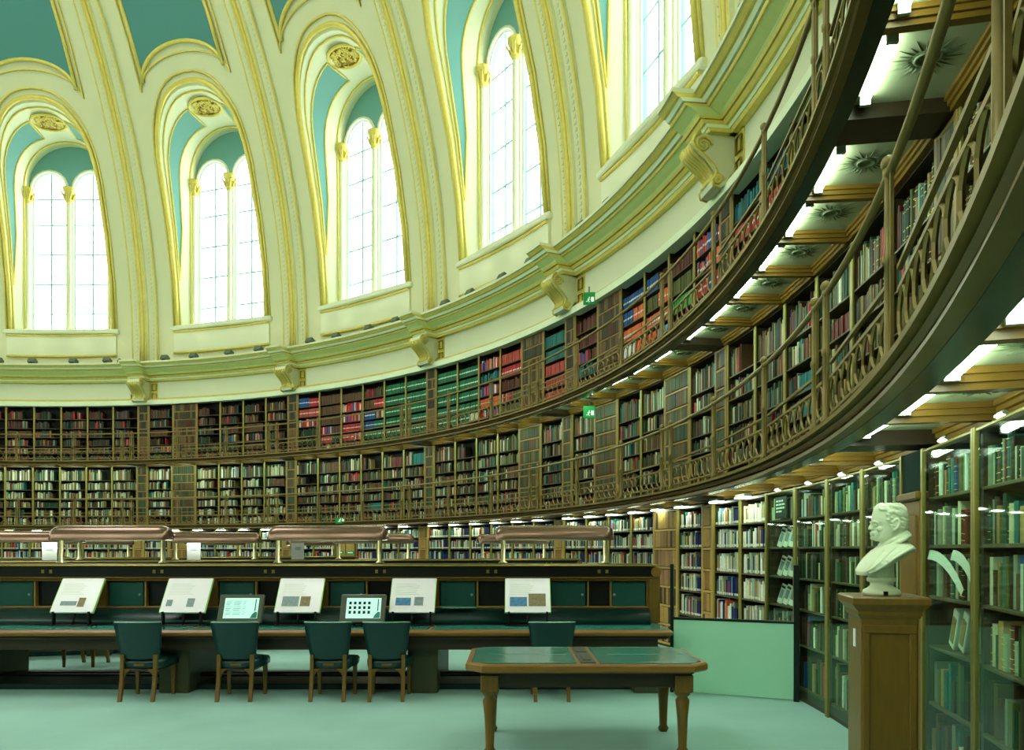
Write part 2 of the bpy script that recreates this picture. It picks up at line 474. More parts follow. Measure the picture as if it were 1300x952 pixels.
for k in range(8):
    t = k * math.pi / 4
    cap.tube([(.13 * math.cos(t), YW - .1 + .13 * math.sin(t), EYE + 13.45), (.19 * math.cos(t), YW - .1 + .19 * math.sin(t), EYE + 13.6), (.26 * math.cos(t), YW - .1 + .26 * math.sin(t), EYE + 13.74), (.23 * math.cos(t), YW - .1 + .23 * math.sin(t), EYE + 13.66)], .035, 4)
cap_me = cap.mesh('capital', 'gilt')
# glazing: panes and bars
rows_z = [OB + .05, 9.15, 10.3, 11.45, 12.6, 13.6, LS + LW]
pane_me = {}
def pane_mesh(side, r):
    z0, z1 = rows_z[r], rows_z[r + 1]
    x0, x1 = (-LW, -.02) if side == 0 else (.02, LW)
    if r < 5: poly = [(x0, z0), (x1, z0), (x1, z1), (x0, z1)]
    else:
        poly = [(x0, z0), (x1, z0)]
        if side == 1: poly += [(LW * math.cos(t), LS + LW * math.sin(t)) for t in [D(x) for x in (0, 20, 40, 60, 80, 89)]]
        else: poly += [(LW * math.cos(t), LS + LW * math.sin(t)) for t in [D(x) for x in (91, 100, 120, 140, 160, 180)]]
    return MB().prism(poly, YW + .145, YW + .155).mesh('pane', 'window_glass')
for sd in (0, 1):
    for r in range(6): pane_me[sd, r] = pane_mesh(sd, r)
vbar = MB().box(-.03, .03, YW + .12, YW + .17, EYE + OB, EYE + LS + LW).mesh('glazing_bar', 'glazing')
hbar = MB().box(-LW, LW, YW + .125, YW + .165, -.026, .026).mesh('glazing_bar', 'glazing')
sill = MB().bbox(-2.2, 2.2, 20.72, 21.6, EYE + OB - .16, EYE + OB, .03)
sill_me = sill.mesh('sill', 'niche')
apron = MB()
apr = [[dome(-5.7 + 11.4 * j / 8, 7.34 + (OB - .1 - 7.34) * i, .08) for j in range(9)] for i in (0, 1)]
apron.loft(apr, closed=False)
apron.loft([apr[1], [dome(-5.7 + 11.4 * j / 8, OB - .1, 0) for j in range(9)]], closed=False)
for s in (0, -1): apron.loft([[r[s] for r in apr], [dome(-5.7 if s == 0 else 5.7, 7.34, 0), dome(-5.7 if s == 0 else 5.7, OB - .1, 0)]], closed=False)
apron_me = apron.mesh('apron', 'frieze')
apg = MB()
for H in (7.36, OB - .2): apg.tube([dome(-5.7 + 11.4 * j / 8, H, .1) for j in range(9)], .045, 5)
apron_gilt_me = apg.mesh('apron_moulding', 'gilt')

ceiling = struct('ceiling', 'cream and blue painted dome with gilt ribs above the bookcases', 'dome', (CX, CY, 0))
def bay_rz(a): return -D(a)
for k in range(20):
    a = 0.45 + 18 * k
    vis = k in (0, 1, 2, 3, 4, 5, 19)
    vp = link('vault_panel', shell_me, ceiling, rz=bay_rz(a))
    link('painted_panel', panel_me, ceiling, rz=bay_rz(a)) if not vis else None
    if vis:
        pp = link('painted_panel', panel_me, ceiling, rz=bay_rz(a))
        link('gilt_border', border_me, pp); link('thin_gilt_line', border2_me, pp)
    rb = link('rib', rib_me, ceiling, rz=bay_rz(a + 9))
    if vis or k == 18:
        for g in rib_gilt: link('gilt_moulding', g, rb)
        tag(link('bead_band', beads_me, rb), kind='stuff')
    # windows
    w = struct('window_%d' % (k + 1), 'tall twin-light arched window in the dome', 'window', (CX, CY, 0), bay_rz(a))
    nl = link('niche_lining', niche_me, w)
    link('tympanum', tymp_me, w)
    for f, c in zip(frame_me, (-LC, LC)): link('arched_frame', f, w)
    if not vis: continue
    for hp, ed in (H1, H2):
        h = link('haunch_panel', hp, w); link('gilt_edge', ed, h)
    link('gilt_architrave', arch_me, w); link('gilt_bead', arch2_me, w); link('gilt_bead', arch3_me, w); link('gilt_bead', arch4_me, w)
    ov = link('oval_grille', gback_me, w); link('oval_rim', gr_me, ov); link('oval_scrollwork', gs_me, ov)
    for x in (0, -LC * 2 + .02, LC * 2 - .02):
        c = link('column', col_me, w, (x, 0, 0)); link('capital', cap_me, c)
    link('sill', sill_me, w)
    ap = link('apron', apron_me, w); link('apron_moulding', apron_gilt_me, ap)
    for c in (-LC, LC):
        link('glazing_bar', vbar, w, (c, 0, 0))
        for z in rows_z[1:-1]: link('glazing_bar', hbar, w, (c, YW * 0, EYE + z)).location = (c, YW + .145 - (YW + .145), EYE + z)
        for sd in (0, 1):
            for r in range(6): link('pane', pane_me[sd, r], w, (c, 0, 0))
WL = ['between the smallest corbel and the picture edge', 'between the smallest and second smallest corbels', 'between the second smallest and middle-sized corbels',
      'between the middle-sized and second largest corbels', 'between the second largest and largest corbels']
for k in range(5): bpy.data.objects['window_%d' % (k + 1)]['label'] = 'arched twin-light window %s' % WL[k]

# ------------------------------------------------------------------ cornice
A0, A1 = -14.0, 122.0
def Zp(pr): return [(R, EYE + H) for R, H in pr]
cor = struct('trim_1', 'gilt and cream cornice with a green cove running round below the dome', 'cornice')
def band(name, pr, m, a0=0, a1=360, step=2.0, parent=cor): return obj(name, MB().sweep(Zp(pr), a0, a1, step, caps=a1 - a0 < 359), m, parent)
band('frieze', [(20.86, 5.62), (21.3, 5.62), (21.3, 6.34), (20.86, 6.34)], 'frieze', step=1.5)
band('white_fillet', [(20.66, 5.42), (20.9, 5.42), (20.9, 5.60), (20.70, 5.60), (20.665, 5.56)], 'fillet', A0, A1, 1.0)
band('gilt_moulding', [(20.72, 5.585), (20.9, 5.585), (20.9, 5.68), (20.80, 5.68)], 'gilt', A0, A1, 1.0)
CORN = [('gilt_moulding', [(20.74, 6.30), (21.0, 6.30), (21.0, 6.36), (20.72, 6.36)], 'gilt'),
        ('cream_fillet', [(20.70, 6.36), (21.0, 6.36), (21.0, 6.41), (20.68, 6.41)], 'fillet'),
        ('gilt_moulding', [(20.64, 6.41), (21.0, 6.41), (21.0, 6.47), (20.60, 6.47)], 'gilt'),
        ('dark_groove', [(20.66, 6.47), (21.0, 6.47), (21.0, 6.49), (20.66, 6.49)], 'gilt_dark'),
        ('gilt_moulding', [(20.58, 6.49), (21.0, 6.49), (21.0, 6.53), (20.56, 6.53)], 'gilt'),
        ('green_cove', [(20.57, 6.53), (21.0, 6.53), (21.0, 6.66), (20.39, 6.66), (20.47, 6.61), (20.54, 6.57)], 'cove'),
        ('gilt_moulding', [(20.36, 6.66), (21.0, 6.66), (21.0, 6.70), (20.34, 6.70)], 'gilt'),
        ('dark_groove', [(20.38, 6.70), (21.0, 6.70), (21.0, 6.72), (20.38, 6.72)], 'gilt_dark'),
        ('cream_fillet', [(20.31, 6.72), (21.0, 6.72), (21.0, 6.78), (20.27, 6.78)], 'fillet'),
        ('gilt_moulding', [(20.23, 6.78), (21.0, 6.78), (21.0, 6.85), (20.17, 6.85)], 'gilt'),
        ('cream_top', [(20.14, 6.85), (21.05, 6.85), (21.05, 6.91), (20.14, 6.91)], 'frieze')]
for n, pr, m in CORN: band(n, pr, m, A0, A1, 1.0)
band('gilt_moulding', [(20.14, 6.3), (21.05, 6.3), (21.05, 6.91), (20.2, 6.91)], 'gilt', A1 - .5, 346.5, 3.0)
def corbel_mesh():
    pr = [(.36, .62), (-.20, .62), (-.27, .58), (-.30, .50), (-.27, .42), (-.20, .36), (-.12, .30), (-.04, .22), (.02, .14), (.0, .06), (-.05, .02), (-.03, -.05), (.06, -.07), (.14, -.02), (.2, .10), (.36, .14)]
    return pr
cpoly = corbel_mesh()
def yzprism(mb, poly, x0, x1): return mb.loft([[(x0, y, z) for y, z in poly], [(x1, y, z) for y, z in poly]], caps=True, smooth=False)
cb = yzprism(MB(), cpoly, -.2, .2).mesh('console', 'frieze')
cside = MB()
for sx in (-.2, .2):
    for (cy0, cz0, r) in ((-.16, .47, .115), (.03, .03, .07)):
        pts = [(sx * 1.06, cy0 + r * (1 - t / 22) * math.cos(t * .62), cz0 + r * (1 - t / 22) * math.sin(t * .62)) for t in range(20)]
        cside.tube(pts, .018, 5)
    cside.tube([(sx * 1.04, y, z) for y, z in cpoly[1:13]], .022, 5)
cside_me = cside.mesh('gilt_scroll', 'gilt')
leaf = MB()
for q in (-.12, -.06, 0, .06, .12):
    leaf.tube([(q * (1.1 - .03 * i), y - .018, z) for i, (y, z) in enumerate(cpoly[3:11])], [.02, .028, .032, .034, .032, .028, .022, .014], 5)
leaf_me = leaf.mesh('acanthus_leaf', 'gilt')
side_me = [MB().box(min(sx * .2, sx * .46), max(sx * .2, sx * .46), .26, .36, -.1, .6).mesh('backing_slab', 'gilt') for sx in (-1, 1)]
fret_me = [MB().tube([(sx - .07, .235, z), (sx + .07, .235, z), (sx + .07, .235, z + .2), (sx - .07, .235, z + .2)], .018, 4, closed=True).mesh('fret', 'gilt_dark') for sx in (-.36, .36) for z in (.02, .32)]
for i in range(-1, 6):
    a = RIB0 + 18 * i
    blk = []
    for n, pr, m in CORN:
        pr2 = [(R - .34 if R < 20.95 else R, H) for R, H in pr]
        blk.append((n, obj(n, MB().sweep(Zp(pr2), a - .95, a + .95, .5), m, cor)))
    lb = 'scrolled gilt and cream corbel, the %s under the cornice' % CORBEL[i].replace(' corbel', '') if 0 <= i < 5 else 'scrolled corbel beyond the %s under the cornice' % ('smallest one' if i < 0 else 'largest one')
    t = tag(link('corbel', cb, None, P(a, 20.52, EYE + 5.585), -D(a)), lb, 'corbel', 'gilt corbels below the cornice')
    t.scale = (1.2, 1.2, 1.18)
    link('gilt_scroll', cside_me, t); link('acanthus_leaf', leaf_me, t); 
    for q in range(2):
        sl = link('backing_slab', side_me[q], t)
        for fm in fret_me[q * 2:q * 2 + 2]: link('fret', fm, sl)
# floodlights on the cornice
fl_body = MB().bbox(-.14, .14, -.11, .11, .06, .24, .02, M=Matrix.Rotation(D(-28), 4, 'X')).mesh('lamp_body', 'flood')
fl_foot = MB().box(-.05, .05, -.05, .05, 0, .09).mesh('bracket', 'black')
fl_lens = MB().box(-.12, .12, -.09, .09, .24, .25, M=Matrix.Rotation(D(-28), 4, 'X')).mesh('lens', 'lamp_case')
for bay in range(-1, 5):
    for j, da in enumerate((3.2, 6.6, 10.9, 14.6)):
        a = RIB0 + 18 * bay + da
        if a < -6.5 or a > 94: continue
        wh = 'before the smallest corbel' if bay < 0 else 'after the %s' % CORBEL[bay]
        t = thing('floodlight', P(a, 20.36, EYE + 6.91), -D(a), 'small grey floodlight on the cornice ledge, %s one %s' % (nth(j), wh), 'floodlight', 'floodlights on the cornice')
        link('lamp_body', fl_body, t); link('bracket', fl_foot, t); link('lens', fl_lens, t)
        ld = bpy.data.lights.new('flood_beam', 'SPOT'); ld.energy = 9.0; ld.spot_size = D(110); ld.spot_blend = 1.0; ld.shadow_soft_size = .1; ld.color = (1.0, 1.0, .86)
        lo = bpy.data.objects.new('flood_beam', ld); COL.objects.link(lo); lo.parent = t; lo.location = (0, .05, .32); lo.rotation_euler = (D(180 - 10), 0, 0)
hook_me = MB()
for x in (-.03,):
    hook_me.tube([(x - .06, 0, 0), (x - .07, 0, .1), (x, 0, .17), (x + .06, 0, .12), (x + .05, 0, .04)], .022, 5)
hook_me = hook_me.mesh('cable_clip', 'flood')
for i in range(0, 5):
    a = RIB0 + 18 * i - 1.7
    tag(link('cable_clip', hook_me, None, P(a, 20.3, EYE + 6.91), -D(a)), 'looped cable clip on the cornice ledge above the %s' % CORBEL[i], 'clip', 'cable clips on the cornice')

# ------------------------------------------------------------------ galleries
def gallery(zH, case_R, labels, tubes_from):
    B = EYE + zH                              # z of the underside bead
    lower = zH < 2
    g = thing('gallery', (CX, CY, 0), 0, labels, 'gallery')
    def sw(name, pr, m, step=1.0, a0=A0, a1=A1):
        mb = MB(); n = int((a1 - a0) / step)
        mb.loft([[(R * math.sin(D(a0 + (a1 - a0) * i / n)), R * math.cos(D(a0 + (a1 - a0) * i / n)), B + h) for R, h in pr] for i in range(n + 1)], caps=True, smooth=False)
        return obj(name, mb, m, g)
    sw('floor_slab', [(19.86, .125), (21.3, .125), (21.3, .15), (19.86, .15)], 'wood_dark')
    sw('coffer_ceiling', [(19.97, .105), (case_R + .05, .105), (case_R + .05, .12), (19.97, .12)], 'coffer')
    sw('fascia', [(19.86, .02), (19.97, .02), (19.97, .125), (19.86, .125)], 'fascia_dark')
    sw('fascia_moulding', [(19.79, 0), (19.90, 0), (19.90, .03), (19.80, .035)], 'fascia')
    sw('fascia_moulding', [(19.81, .06), (19.9, .055), (19.9, .10), (19.80, .10), (19.83, .08)], 'fascia')
    sw('fascia_moulding', [(19.77, .12), (19.92, .12), (19.92, .152), (19.77, .152)], 'iron')
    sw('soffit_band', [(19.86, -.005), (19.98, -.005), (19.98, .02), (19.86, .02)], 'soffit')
    sw('inner_beam', [(case_R - .13, 0), (case_R + .05, 0), (case_R + .05, .106), (case_R - .17, .106), (case_R - .17, .075), (case_R - .15, .07), (case_R - .15, .04), (case_R - .13, .035)], 'beam')
    L = case_R - 19.98
    bm = MB()
    for s, (w0, h0, h1) in enumerate(((.035, 0, .036), (.055, .036, .072), (.075, .072, .105))):
        bm.box(-w0, w0, 0, L, B + h0, B + h1)
    beam_me = bm.mesh('soffit_beam', 'beam')
    wb = MB().box(-.19, .19, 0, L, B + .0, B + .105).mesh('broad_beam', 'wood_dark')
    sb = MB()
    sb.lathe([(.03, -.004), (.055, -.004), (.06, -.014), (.075, -.014), (.08, 0)], 18, c=(0, 0, B + .105))
    for k in range(24):
        t = k * math.pi / 12; r = .24 if k % 2 == 0 else .19
        d = Vector((math.cos(t), math.sin(t), 0)); n = Vector((-math.sin(t), math.cos(t), 0))
        b = len(sb.v)
        for q in (d * .095 + n * .011, d * .095 - n * .011, d * r): sb.v.append((q.x, q.y, B + .104))
        sb.v.append((d.x * .12, d.y * .12, B + .094))
        for tri in ((0, 1, 3), (1, 2, 3), (2, 0, 3)): sb.face([b + i for i in tri])
    sun_me = sb.mesh('sunburst', 'sunburst')
    def polar(o, a, R): o.location = (R * math.sin(D(a)), R * math.cos(D(a)), 0); o.rotation_euler = (0, 0, -D(a))
    tube_me = MB().tube([(-.34, 0, 0), (.34, 0, 0)], .032, 8).mesh('tube', 'tube')
    case_me = MB()
    for x in (-.37, .34): case_me.box(x, x + .03, -.035, .035, -.035, .033)
    case_me.box(-.36, .36, -.02, .02, .022, .033)
    case_me = case_me.mesh('lamp_holder', 'lamp_case')
    name = 'lower' if lower else 'upper'
    for bay in range(-1, 6):
        a = RIB0 + 18 * bay
        if a > -9: polar(link('broad_beam', wb, g), a, 19.98)
        for u in range(6):
            am = unit_angle(bay, u)
            if am < -7 or am > 112: continue
            if u < 5: polar(link('soffit_beam', beam_me, g), am + UNIT / 2, 19.98)
            polar(link('sunburst', sun_me, g), am - .05, 20.36)
            if am > tubes_from:
                t = thing('fluorescent_lamp', P(am - .15, 20.07, B + .072), -D(am - .15),
                          'white fluorescent tube under the %s gallery, %s' % (name, where(bay, u)), 'lamp', 'fluorescent tubes under the galleries')
                link('tube', tube_me, t); link('lamp_holder', case_me, t)
    return g
g_up = gallery(3.12, R_U, 'upper iron gallery with coffered soffit crossing below the gilt cornice', -20)
g_lo = gallery(0.755, R_M, 'lower iron gallery with brown fascia just above the ground bookcases', 86)

# railings
pcol = MB()
pcol.lathe([(.04, 0), (.04, .05), (.024, .07), (.022, .5), (.032, .51), (.032, .55), (.022, .56), (.02, .93), (.03, .95), (.03, .98)], 10)
pcol_me = pcol.mesh('post', 'iron')
fin = MB().ball((0, 0, 1.01), .04, 8).mesh('finial', 'iron')
thin = MB()
for x in (-.07, .07): thin.box(x - .009, x + .009, -.008, .008, 0, .95)
thin_me = thin.mesh('baluster', 'iron')
def lattice(width, n):
    mb = MB(); p = width / n; r = .0115
    z0, z1 = .07, .33; zc = (z0 + z1) / 2; q = .062
    def bar(a, b): mb.tube([(a[0], 0, a[1]), (b[0], 0, b[1])], r, 4, smooth=False)
    for i in range(n):
        xc = -width / 2 + p * (i + .5); h = p * .5
        for sx in (-1, 1):
            mb.tube([(xc, 0, z1), (xc + sx * h * .62, 0, zc + q + .028), (xc + sx * h, 0, zc + q * .55), (xc + sx * h, 0, zc - q * .55), (xc + sx * h * .62, 0, zc - q - .028), (xc, 0, z0)], r, 4, smooth=False)
    for z in (z0, z1, .44): mb.box(-width / 2, width / 2, -.012, .012, z - .011, z + .011)
    for x in (-width / 4, width / 4): mb.box(x - .012, x + .012, -.01, .01, 0, z0)
    return mb
lat_me = lattice(1.78, 8).mesh('lattice_panel', 'iron'); lat2_me = lattice(.22, 1).mesh('lattice_panel', 'iron')
RR = 19.83
def railing(zH, label):
    base = EYE + zH + .154
    g = thing('gallery_railing', (CX, CY, base), 0, label, 'railing')
    def polar(o, a, R=RR): o.location = (R * math.sin(D(a)), R * math.cos(D(a)), 0); o.rotation_euler = (0, 0, -D(a)); return o
    hr = MB(); hr.tube([(RR * math.sin(D(a)), RR * math.cos(D(a)), .955) for a in range(int(A0), int(A1) + 1)], .024, 8)
    obj('handrail', hr, 'iron', g)
    for i in range(-1, 7):
        a = RIB0 + 18 * i
        for da in (-.55, .55, 6, 12):
            if not A0 < a + da < 118: continue
            p = polar(link('post', pcol_me, g), a + da); link('finial', fin, p); link('baluster', thin_me, p)
        if A0 < a < 118: polar(link('lattice_panel', lat2_me, g), a)
        for da in (3.28, 9, 14.72):
            if A0 < a + da < 118: polar(link('lattice_panel', lat_me, g), a + da)
    return g
railing(3.12, 'lattice railing with slim twin posts along the upper gallery edge')
railing(0.755, 'lattice railing with slim twin posts along the lower gallery edge')

# ------------------------------------------------------------------ bookcases
TIERS = {
    'ground': dict(R=R_G, z=0.0, top=2.42, shelves=[.15, .63, 1.03, 1.38, 1.735, 2.07]),
    'middle': dict(R=R_M, z=EYE + .755 + .15, top=EYE + 3.14, shelves=[.06, .365, .70, .995, 1.365, 1.715]),
    'upper': dict(R=R_U, z=EYE + 3.12 + .15, top=EYE + 5.47, shelves=[.10, .38, .67, .99, 1.33, 1.68]),
}
for T in TIERS.values(): T['h'] = T['top'] - T['z']; T['w'] = 2 * T['R'] * math.tan(D(UNIT / 2)); T['pw'] = 2 * T['R'] * math.tan(D(PIL / 2))
DOORS = {('upper', 0, 1), ('upper', 2, 4), ('upper', 3, 1), ('middle', 0, 1), ('middle', 2, 4), ('middle', 3, 1), ('middle', 3, 4), ('ground', 3, 4), ('ground', 0, 1)}
def case_meshes(T):
    w, h = T['w'], T['h']; dpt = .34
    r = {}
    r['upright'] = MB().box(-.011, .011, .012, dpt, 0, h).mesh('upright', 'case')
    r['edge'] = MB().bbox(-.017, .017, -.012, .012, 0, h, .004).mesh('edge_strip', 'case_edge')
    r['shelf'] = MB().bbox(-w / 2 + .02, w / 2 - .02, .006, dpt, -.022, 0, .004).mesh('shelf', 'shelf')
    r['back'] = MB().box(-w / 2, w / 2, dpt, dpt + .02, 0, h).mesh('back_panel', 'case_back')
    r['head'] = MB().box(-w / 2 + .012, w / 2 - .012, .004, dpt, h - .035, h).mesh('head_board', 'wood_dark')
    r['plinth'] = MB().box(-w / 2, w / 2, .0, .03, 0, T['shelves'][0] - .02).mesh('plinth', 'wood_dark')
    r['glass'] = MB().box(-w / 2 + .02, w / 2 - .02, -.03, -.024, .06, h - .03).mesh('glass_pane', 'glass')
    r['gpost'] = MB().bbox(-.018, .018, -.042, -.012, 0, h, .005).mesh('brass_post', 'brass')
    r['grail'] = MB().bbox(-w / 2 + .02, w / 2 - .02, -.034, -.02, h - .028, h - .01, .003).mesh('brass_rail', 'brass')
    return r
CM = {t: case_meshes(T) for t, T in TIERS.items()}
dm_rng = random.Random(11)
def false_spines(width, ncol, zs, pal):
    mb = MB(); mb.col = []
    for i in range(len(zs) - 1):
        z0, z1 = zs[i] + .03, zs[i + 1] - .02
        x = -width / 2; wd = width / ncol
        base = dm_rng.choice(pal)
        for c in range(ncol):
            cc = dm_rng.choice(pal) if dm_rng.random() < .55 else base
            n0 = len(mb.f); hh = z1 - dm_rng.uniform(0, .012)
            mb.bbox(x + .003, x + wd - .003, -.012 - dm_rng.uniform(0, .008), .01, z0, hh, .004)
            mb.col += [lin(cc)] * (len(mb.f) - n0); x += wd
    return mb
PAL_F = [(96, 70, 36), (74, 58, 30), (60, 66, 40), (112, 80, 40), (50, 60, 44), (84, 46, 28), (120, 100, 56)]
PAL_FG = [(70, 84, 52), (60, 70, 40), (96, 78, 42), (84, 62, 36), (40, 60, 44), (110, 96, 54)]
PAL_FY = [(176, 140, 76), (150, 112, 56), (120, 92, 46), (60, 56, 36), (190, 150, 80), (160, 120, 90)]
def door_parts(t, width, ncol, pal, frame, edge):
    T = TIERS[t]; h = T['h']; zs = [.06 + (h - .1) * i / 7 for i in range(8)]
    st = MB().bbox(-.03, .03, -.02, .03, 0, h, .006).mesh('stile', frame)
    rl = MB().bbox(-width / 2, width / 2, -.015, .02, -.018, .018, .005).mesh('rail', frame)
    bk = MB().box(-width / 2, width / 2, .01, .05, 0, h).mesh('back_panel', 'case')
    sp = [false_spines(width - .06, ncol, zs, pal).mesh('false_spine', 'book_attr') for _ in range(2)]
    return st, rl, bk, sp, zs
DP = {}
for t in TIERS:
    pal, fr = (PAL_FY, 'tan_light') if t == 'ground' else ((PAL_F, 'tan') if t == 'upper' else (PAL_FG, 'tan'))
    DP[t] = door_parts(t, TIERS[t]['w'], 11, pal, fr, 'case_edge')
    DP[t + 'p'] = door_parts(t, TIERS[t]['pw'], 4, pal, fr, 'case_edge')
wood_pil = {}
def put_door(t, a, key, label, cat, name):
    T = TIERS[t]; st, rl, bk, sp, zs = DP[key]
    e = thing(name, P(a, T['R'], T['z']), -D(a), label, cat)
    wd = T['pw'] if key.endswith('p') else T['w']
    link('back_panel', bk, e)
    for s in (-1, 1): link('stile', st, e, (s * (wd / 2 - .025), 0, 0))
    for z in zs: link('rail', rl, e, (0, 0, z))
    tag(link('false_spine', sp[int(a * 7) % 2], e), kind='stuff')
    return e
GLAZED = {(4, 2), (4, 3), (4, 4), (4, 5), (5, 0), (5, 1), (5, 2)}
G_NAME = {(4, 2): 'first glazed case beside the mint screen', (4, 3): 'second glazed case from the mint screen', (4, 4): 'third glazed case from the mint screen',
          (4, 5): 'glazed case behind the bust', (5, 0): 'glazed case next past the bust pillar', (5, 1): 'second glazed case past the bust pillar', (5, 2): 'last glazed case past the bust pillar',
          (4, 0): 'open case above the mint screen', (4, 1): 'second open case above the mint screen'}
LOOK = {'upper': 'upper tier bookcase of bound sets', 'middle': 'middle tier bookcase of old green and brown books', 'ground': 'ground tier bookcase of bright modern books'}
CASES = []                                    # (tier, bay, unit, angle)
for t, T in TIERS.items():
    m = CM[t]
    for bay in range(-1, 6):
        ap = RIB0 + 18 * bay
        amax = {'upper': 97, 'middle': 110, 'ground': 110}[t]
        if -9 < ap < amax:
            if t == 'ground' and bay == 5:
                e = thing('wooden_pillar', P(ap, T['R'] - .04, 0), -D(ap), 'plain brown wooden pillar between glazed cases behind the marble bust', 'pillar')
                pw = T['pw']
                obj('shaft', MB().bbox(-pw / 2, pw / 2, 0, .3, 0, 2.06, .01), 'wood', e)
                obj('raised_panel', MB().bbox(-pw / 2 + .06, pw / 2 - .06, -.012, .01, .2, 1.95, .008), 'wood', e)
                obj('moulding', MB().bbox(-pw / 2 - .01, pw / 2 + .01, -.03, .3, 2.06, 2.12, .012), 'wood', e)
                obj('green_panel', MB().box(-pw / 2, pw / 2, .02, .3, 2.12, 2.42), 'pillar_green', e)
            else:
                nm = {'upper': 'upper', 'middle': 'middle', 'ground': 'ground'}[t]
                wh = 'below the %s' % CORBEL[bay] if 0 <= bay < 5 else 'beyond the %s' % ('smallest corbel' if bay < 0 else 'bust pillar')
                put_door(t, ap, t + 'p', 'narrow %s tier pilaster faced with false book spines %s' % (nm, wh), 'pilaster', 'book_pilaster')
        for u in range(6):
            a = unit_angle(bay, u)
            if a < -9 or a > amax: continue
            if t == 'ground' and (bay, u) == (1, 2): continue           # the double door
            wh = where(bay, u)
            if (t, bay, u) in DOORS:
                put_door(t, a, t, '%s tier door disguised with rows of false book spines, %s' % (t, wh), 'door', 'jib_door'); continue
            glazed = t == 'ground' and (bay, u) in GLAZED
            lb = '%s, %s' % (LOOK[t], wh)
            if glazed: lb = 'brass framed %s with books inside' % G_NAME[bay, u]
            e = thing('bookcase', P(a, T['R'], T['z']), -D(a), lb, 'bookcase', '%s tier bookcases' % t)
            for s in (-1, 1):
                link('upright', m['upright'], e, (s * (T['w'] / 2 - .011), 0, 0))
                if not glazed: link('edge_strip', m['edge'], e, (s * (T['w'] / 2 - .0175), 0, 0))
            for z in T['shelves']: link('shelf', m['shelf'], e, (0, 0, z))
            link('back_panel', m['back'], e); link('head_board', m['head'], e)
            if t == 'ground': link('plinth', m['plinth'], e)
            if glazed:
                link('glass_pane', m['glass'], e); link('brass_rail', m['grail'], e)
                for s in (-1, 1): link('brass_post', m['gpost'], e, (s * (T['w'] / 2 - .019), 0, 0))
            CASES.append((t, bay, u, a, glazed))

# ------------------------------------------------------------------ books
COLS = {
    'red': (196, 44, 52), 'brick': (190, 78, 66), 'dark red': (104, 40, 34), 'brown': (98, 68, 42), 'dark brown': (62, 44, 28), 'black': (30, 30, 24), 'dark green': (30, 66, 44),
    'green': (0, 118, 72), 'bright green': (40, 156, 60), 'olive': (92, 96, 48), 'teal': (30, 112, 108), 'blue': (24, 84, 150), 'navy': (18, 28, 92), 'pale blue': (110, 160, 190),
    'orange': (226, 112, 58), 'yellow': (214, 186, 70), 'cream': (214, 210, 172), 'white': (236, 240, 226), 'grey': (140, 146, 126), 'tan': (170, 138, 82), 'pale green': (172, 188, 156)}
MIX = {
    'dark': 'dark brown*4 black*3 dark green*3 brown*3 dark red*3 olive*1 grey*1 red*.8 teal*.8 tan*.7',
    'darkred': 'dark red*5 dark brown*2 brown*2', 'brown': 'brown*5 dark brown*3 dark red*2',
    'darkgreen': 'dark green*6 olive*2 black*2',
    'mid': 'dark green*5 olive*4 brown*4 dark brown*3 black*2 dark red*2 tan*1.5 cream*1 teal*1 pale green*1.5 grey*1 red*.4',
    'midlight': 'dark green*3 olive*3 tan*3 cream*3 pale green*3 brown*3 dark red*2 teal*1 white*1 grey*2',
    'mixed': 'brown*3 dark red*2 red*2 dark green*3 blue*1 cream*1 tan*2 teal*1 orange*.6',
    'redmix': 'red*4 blue*2 white*1 dark green*1 cream*1 orange*1',
    'rows': 'red*3 orange*3 blue*3 dark green*1',
    'ground': 'white*5 cream*4 grey*2 navy*2 blue*1 red*1.6 dark green*2 teal*2 tan*2 yellow*1 black*2 brown*2 pale blue*1.5 olive*1.5 orange*.8 pale green*2',
    'groundwhite': 'white*6 cream*5 pale green*3 grey*2 dark green*1 navy*1 tan*1',
    'glass': 'cream*4 pale green*3 white*2 grey*3 brown*4 dark green*5 olive*3 tan*3 dark red*3 teal*2 dark brown*3 black*2 blue*.6 red*.5',
    'tealmix': 'teal*5 blue*1 dark green*2'}
def parse(s): return [(' '.join(x.split('*')[0].replace('_', ' ').split()), float(x.split('*')[1])) for x in s.replace('dark ', 'dark_').replace('bright ', 'bright_').replace('pale ', 'pale_').split()]
MIX = {k: parse(v) for k, v in MIX.items()}
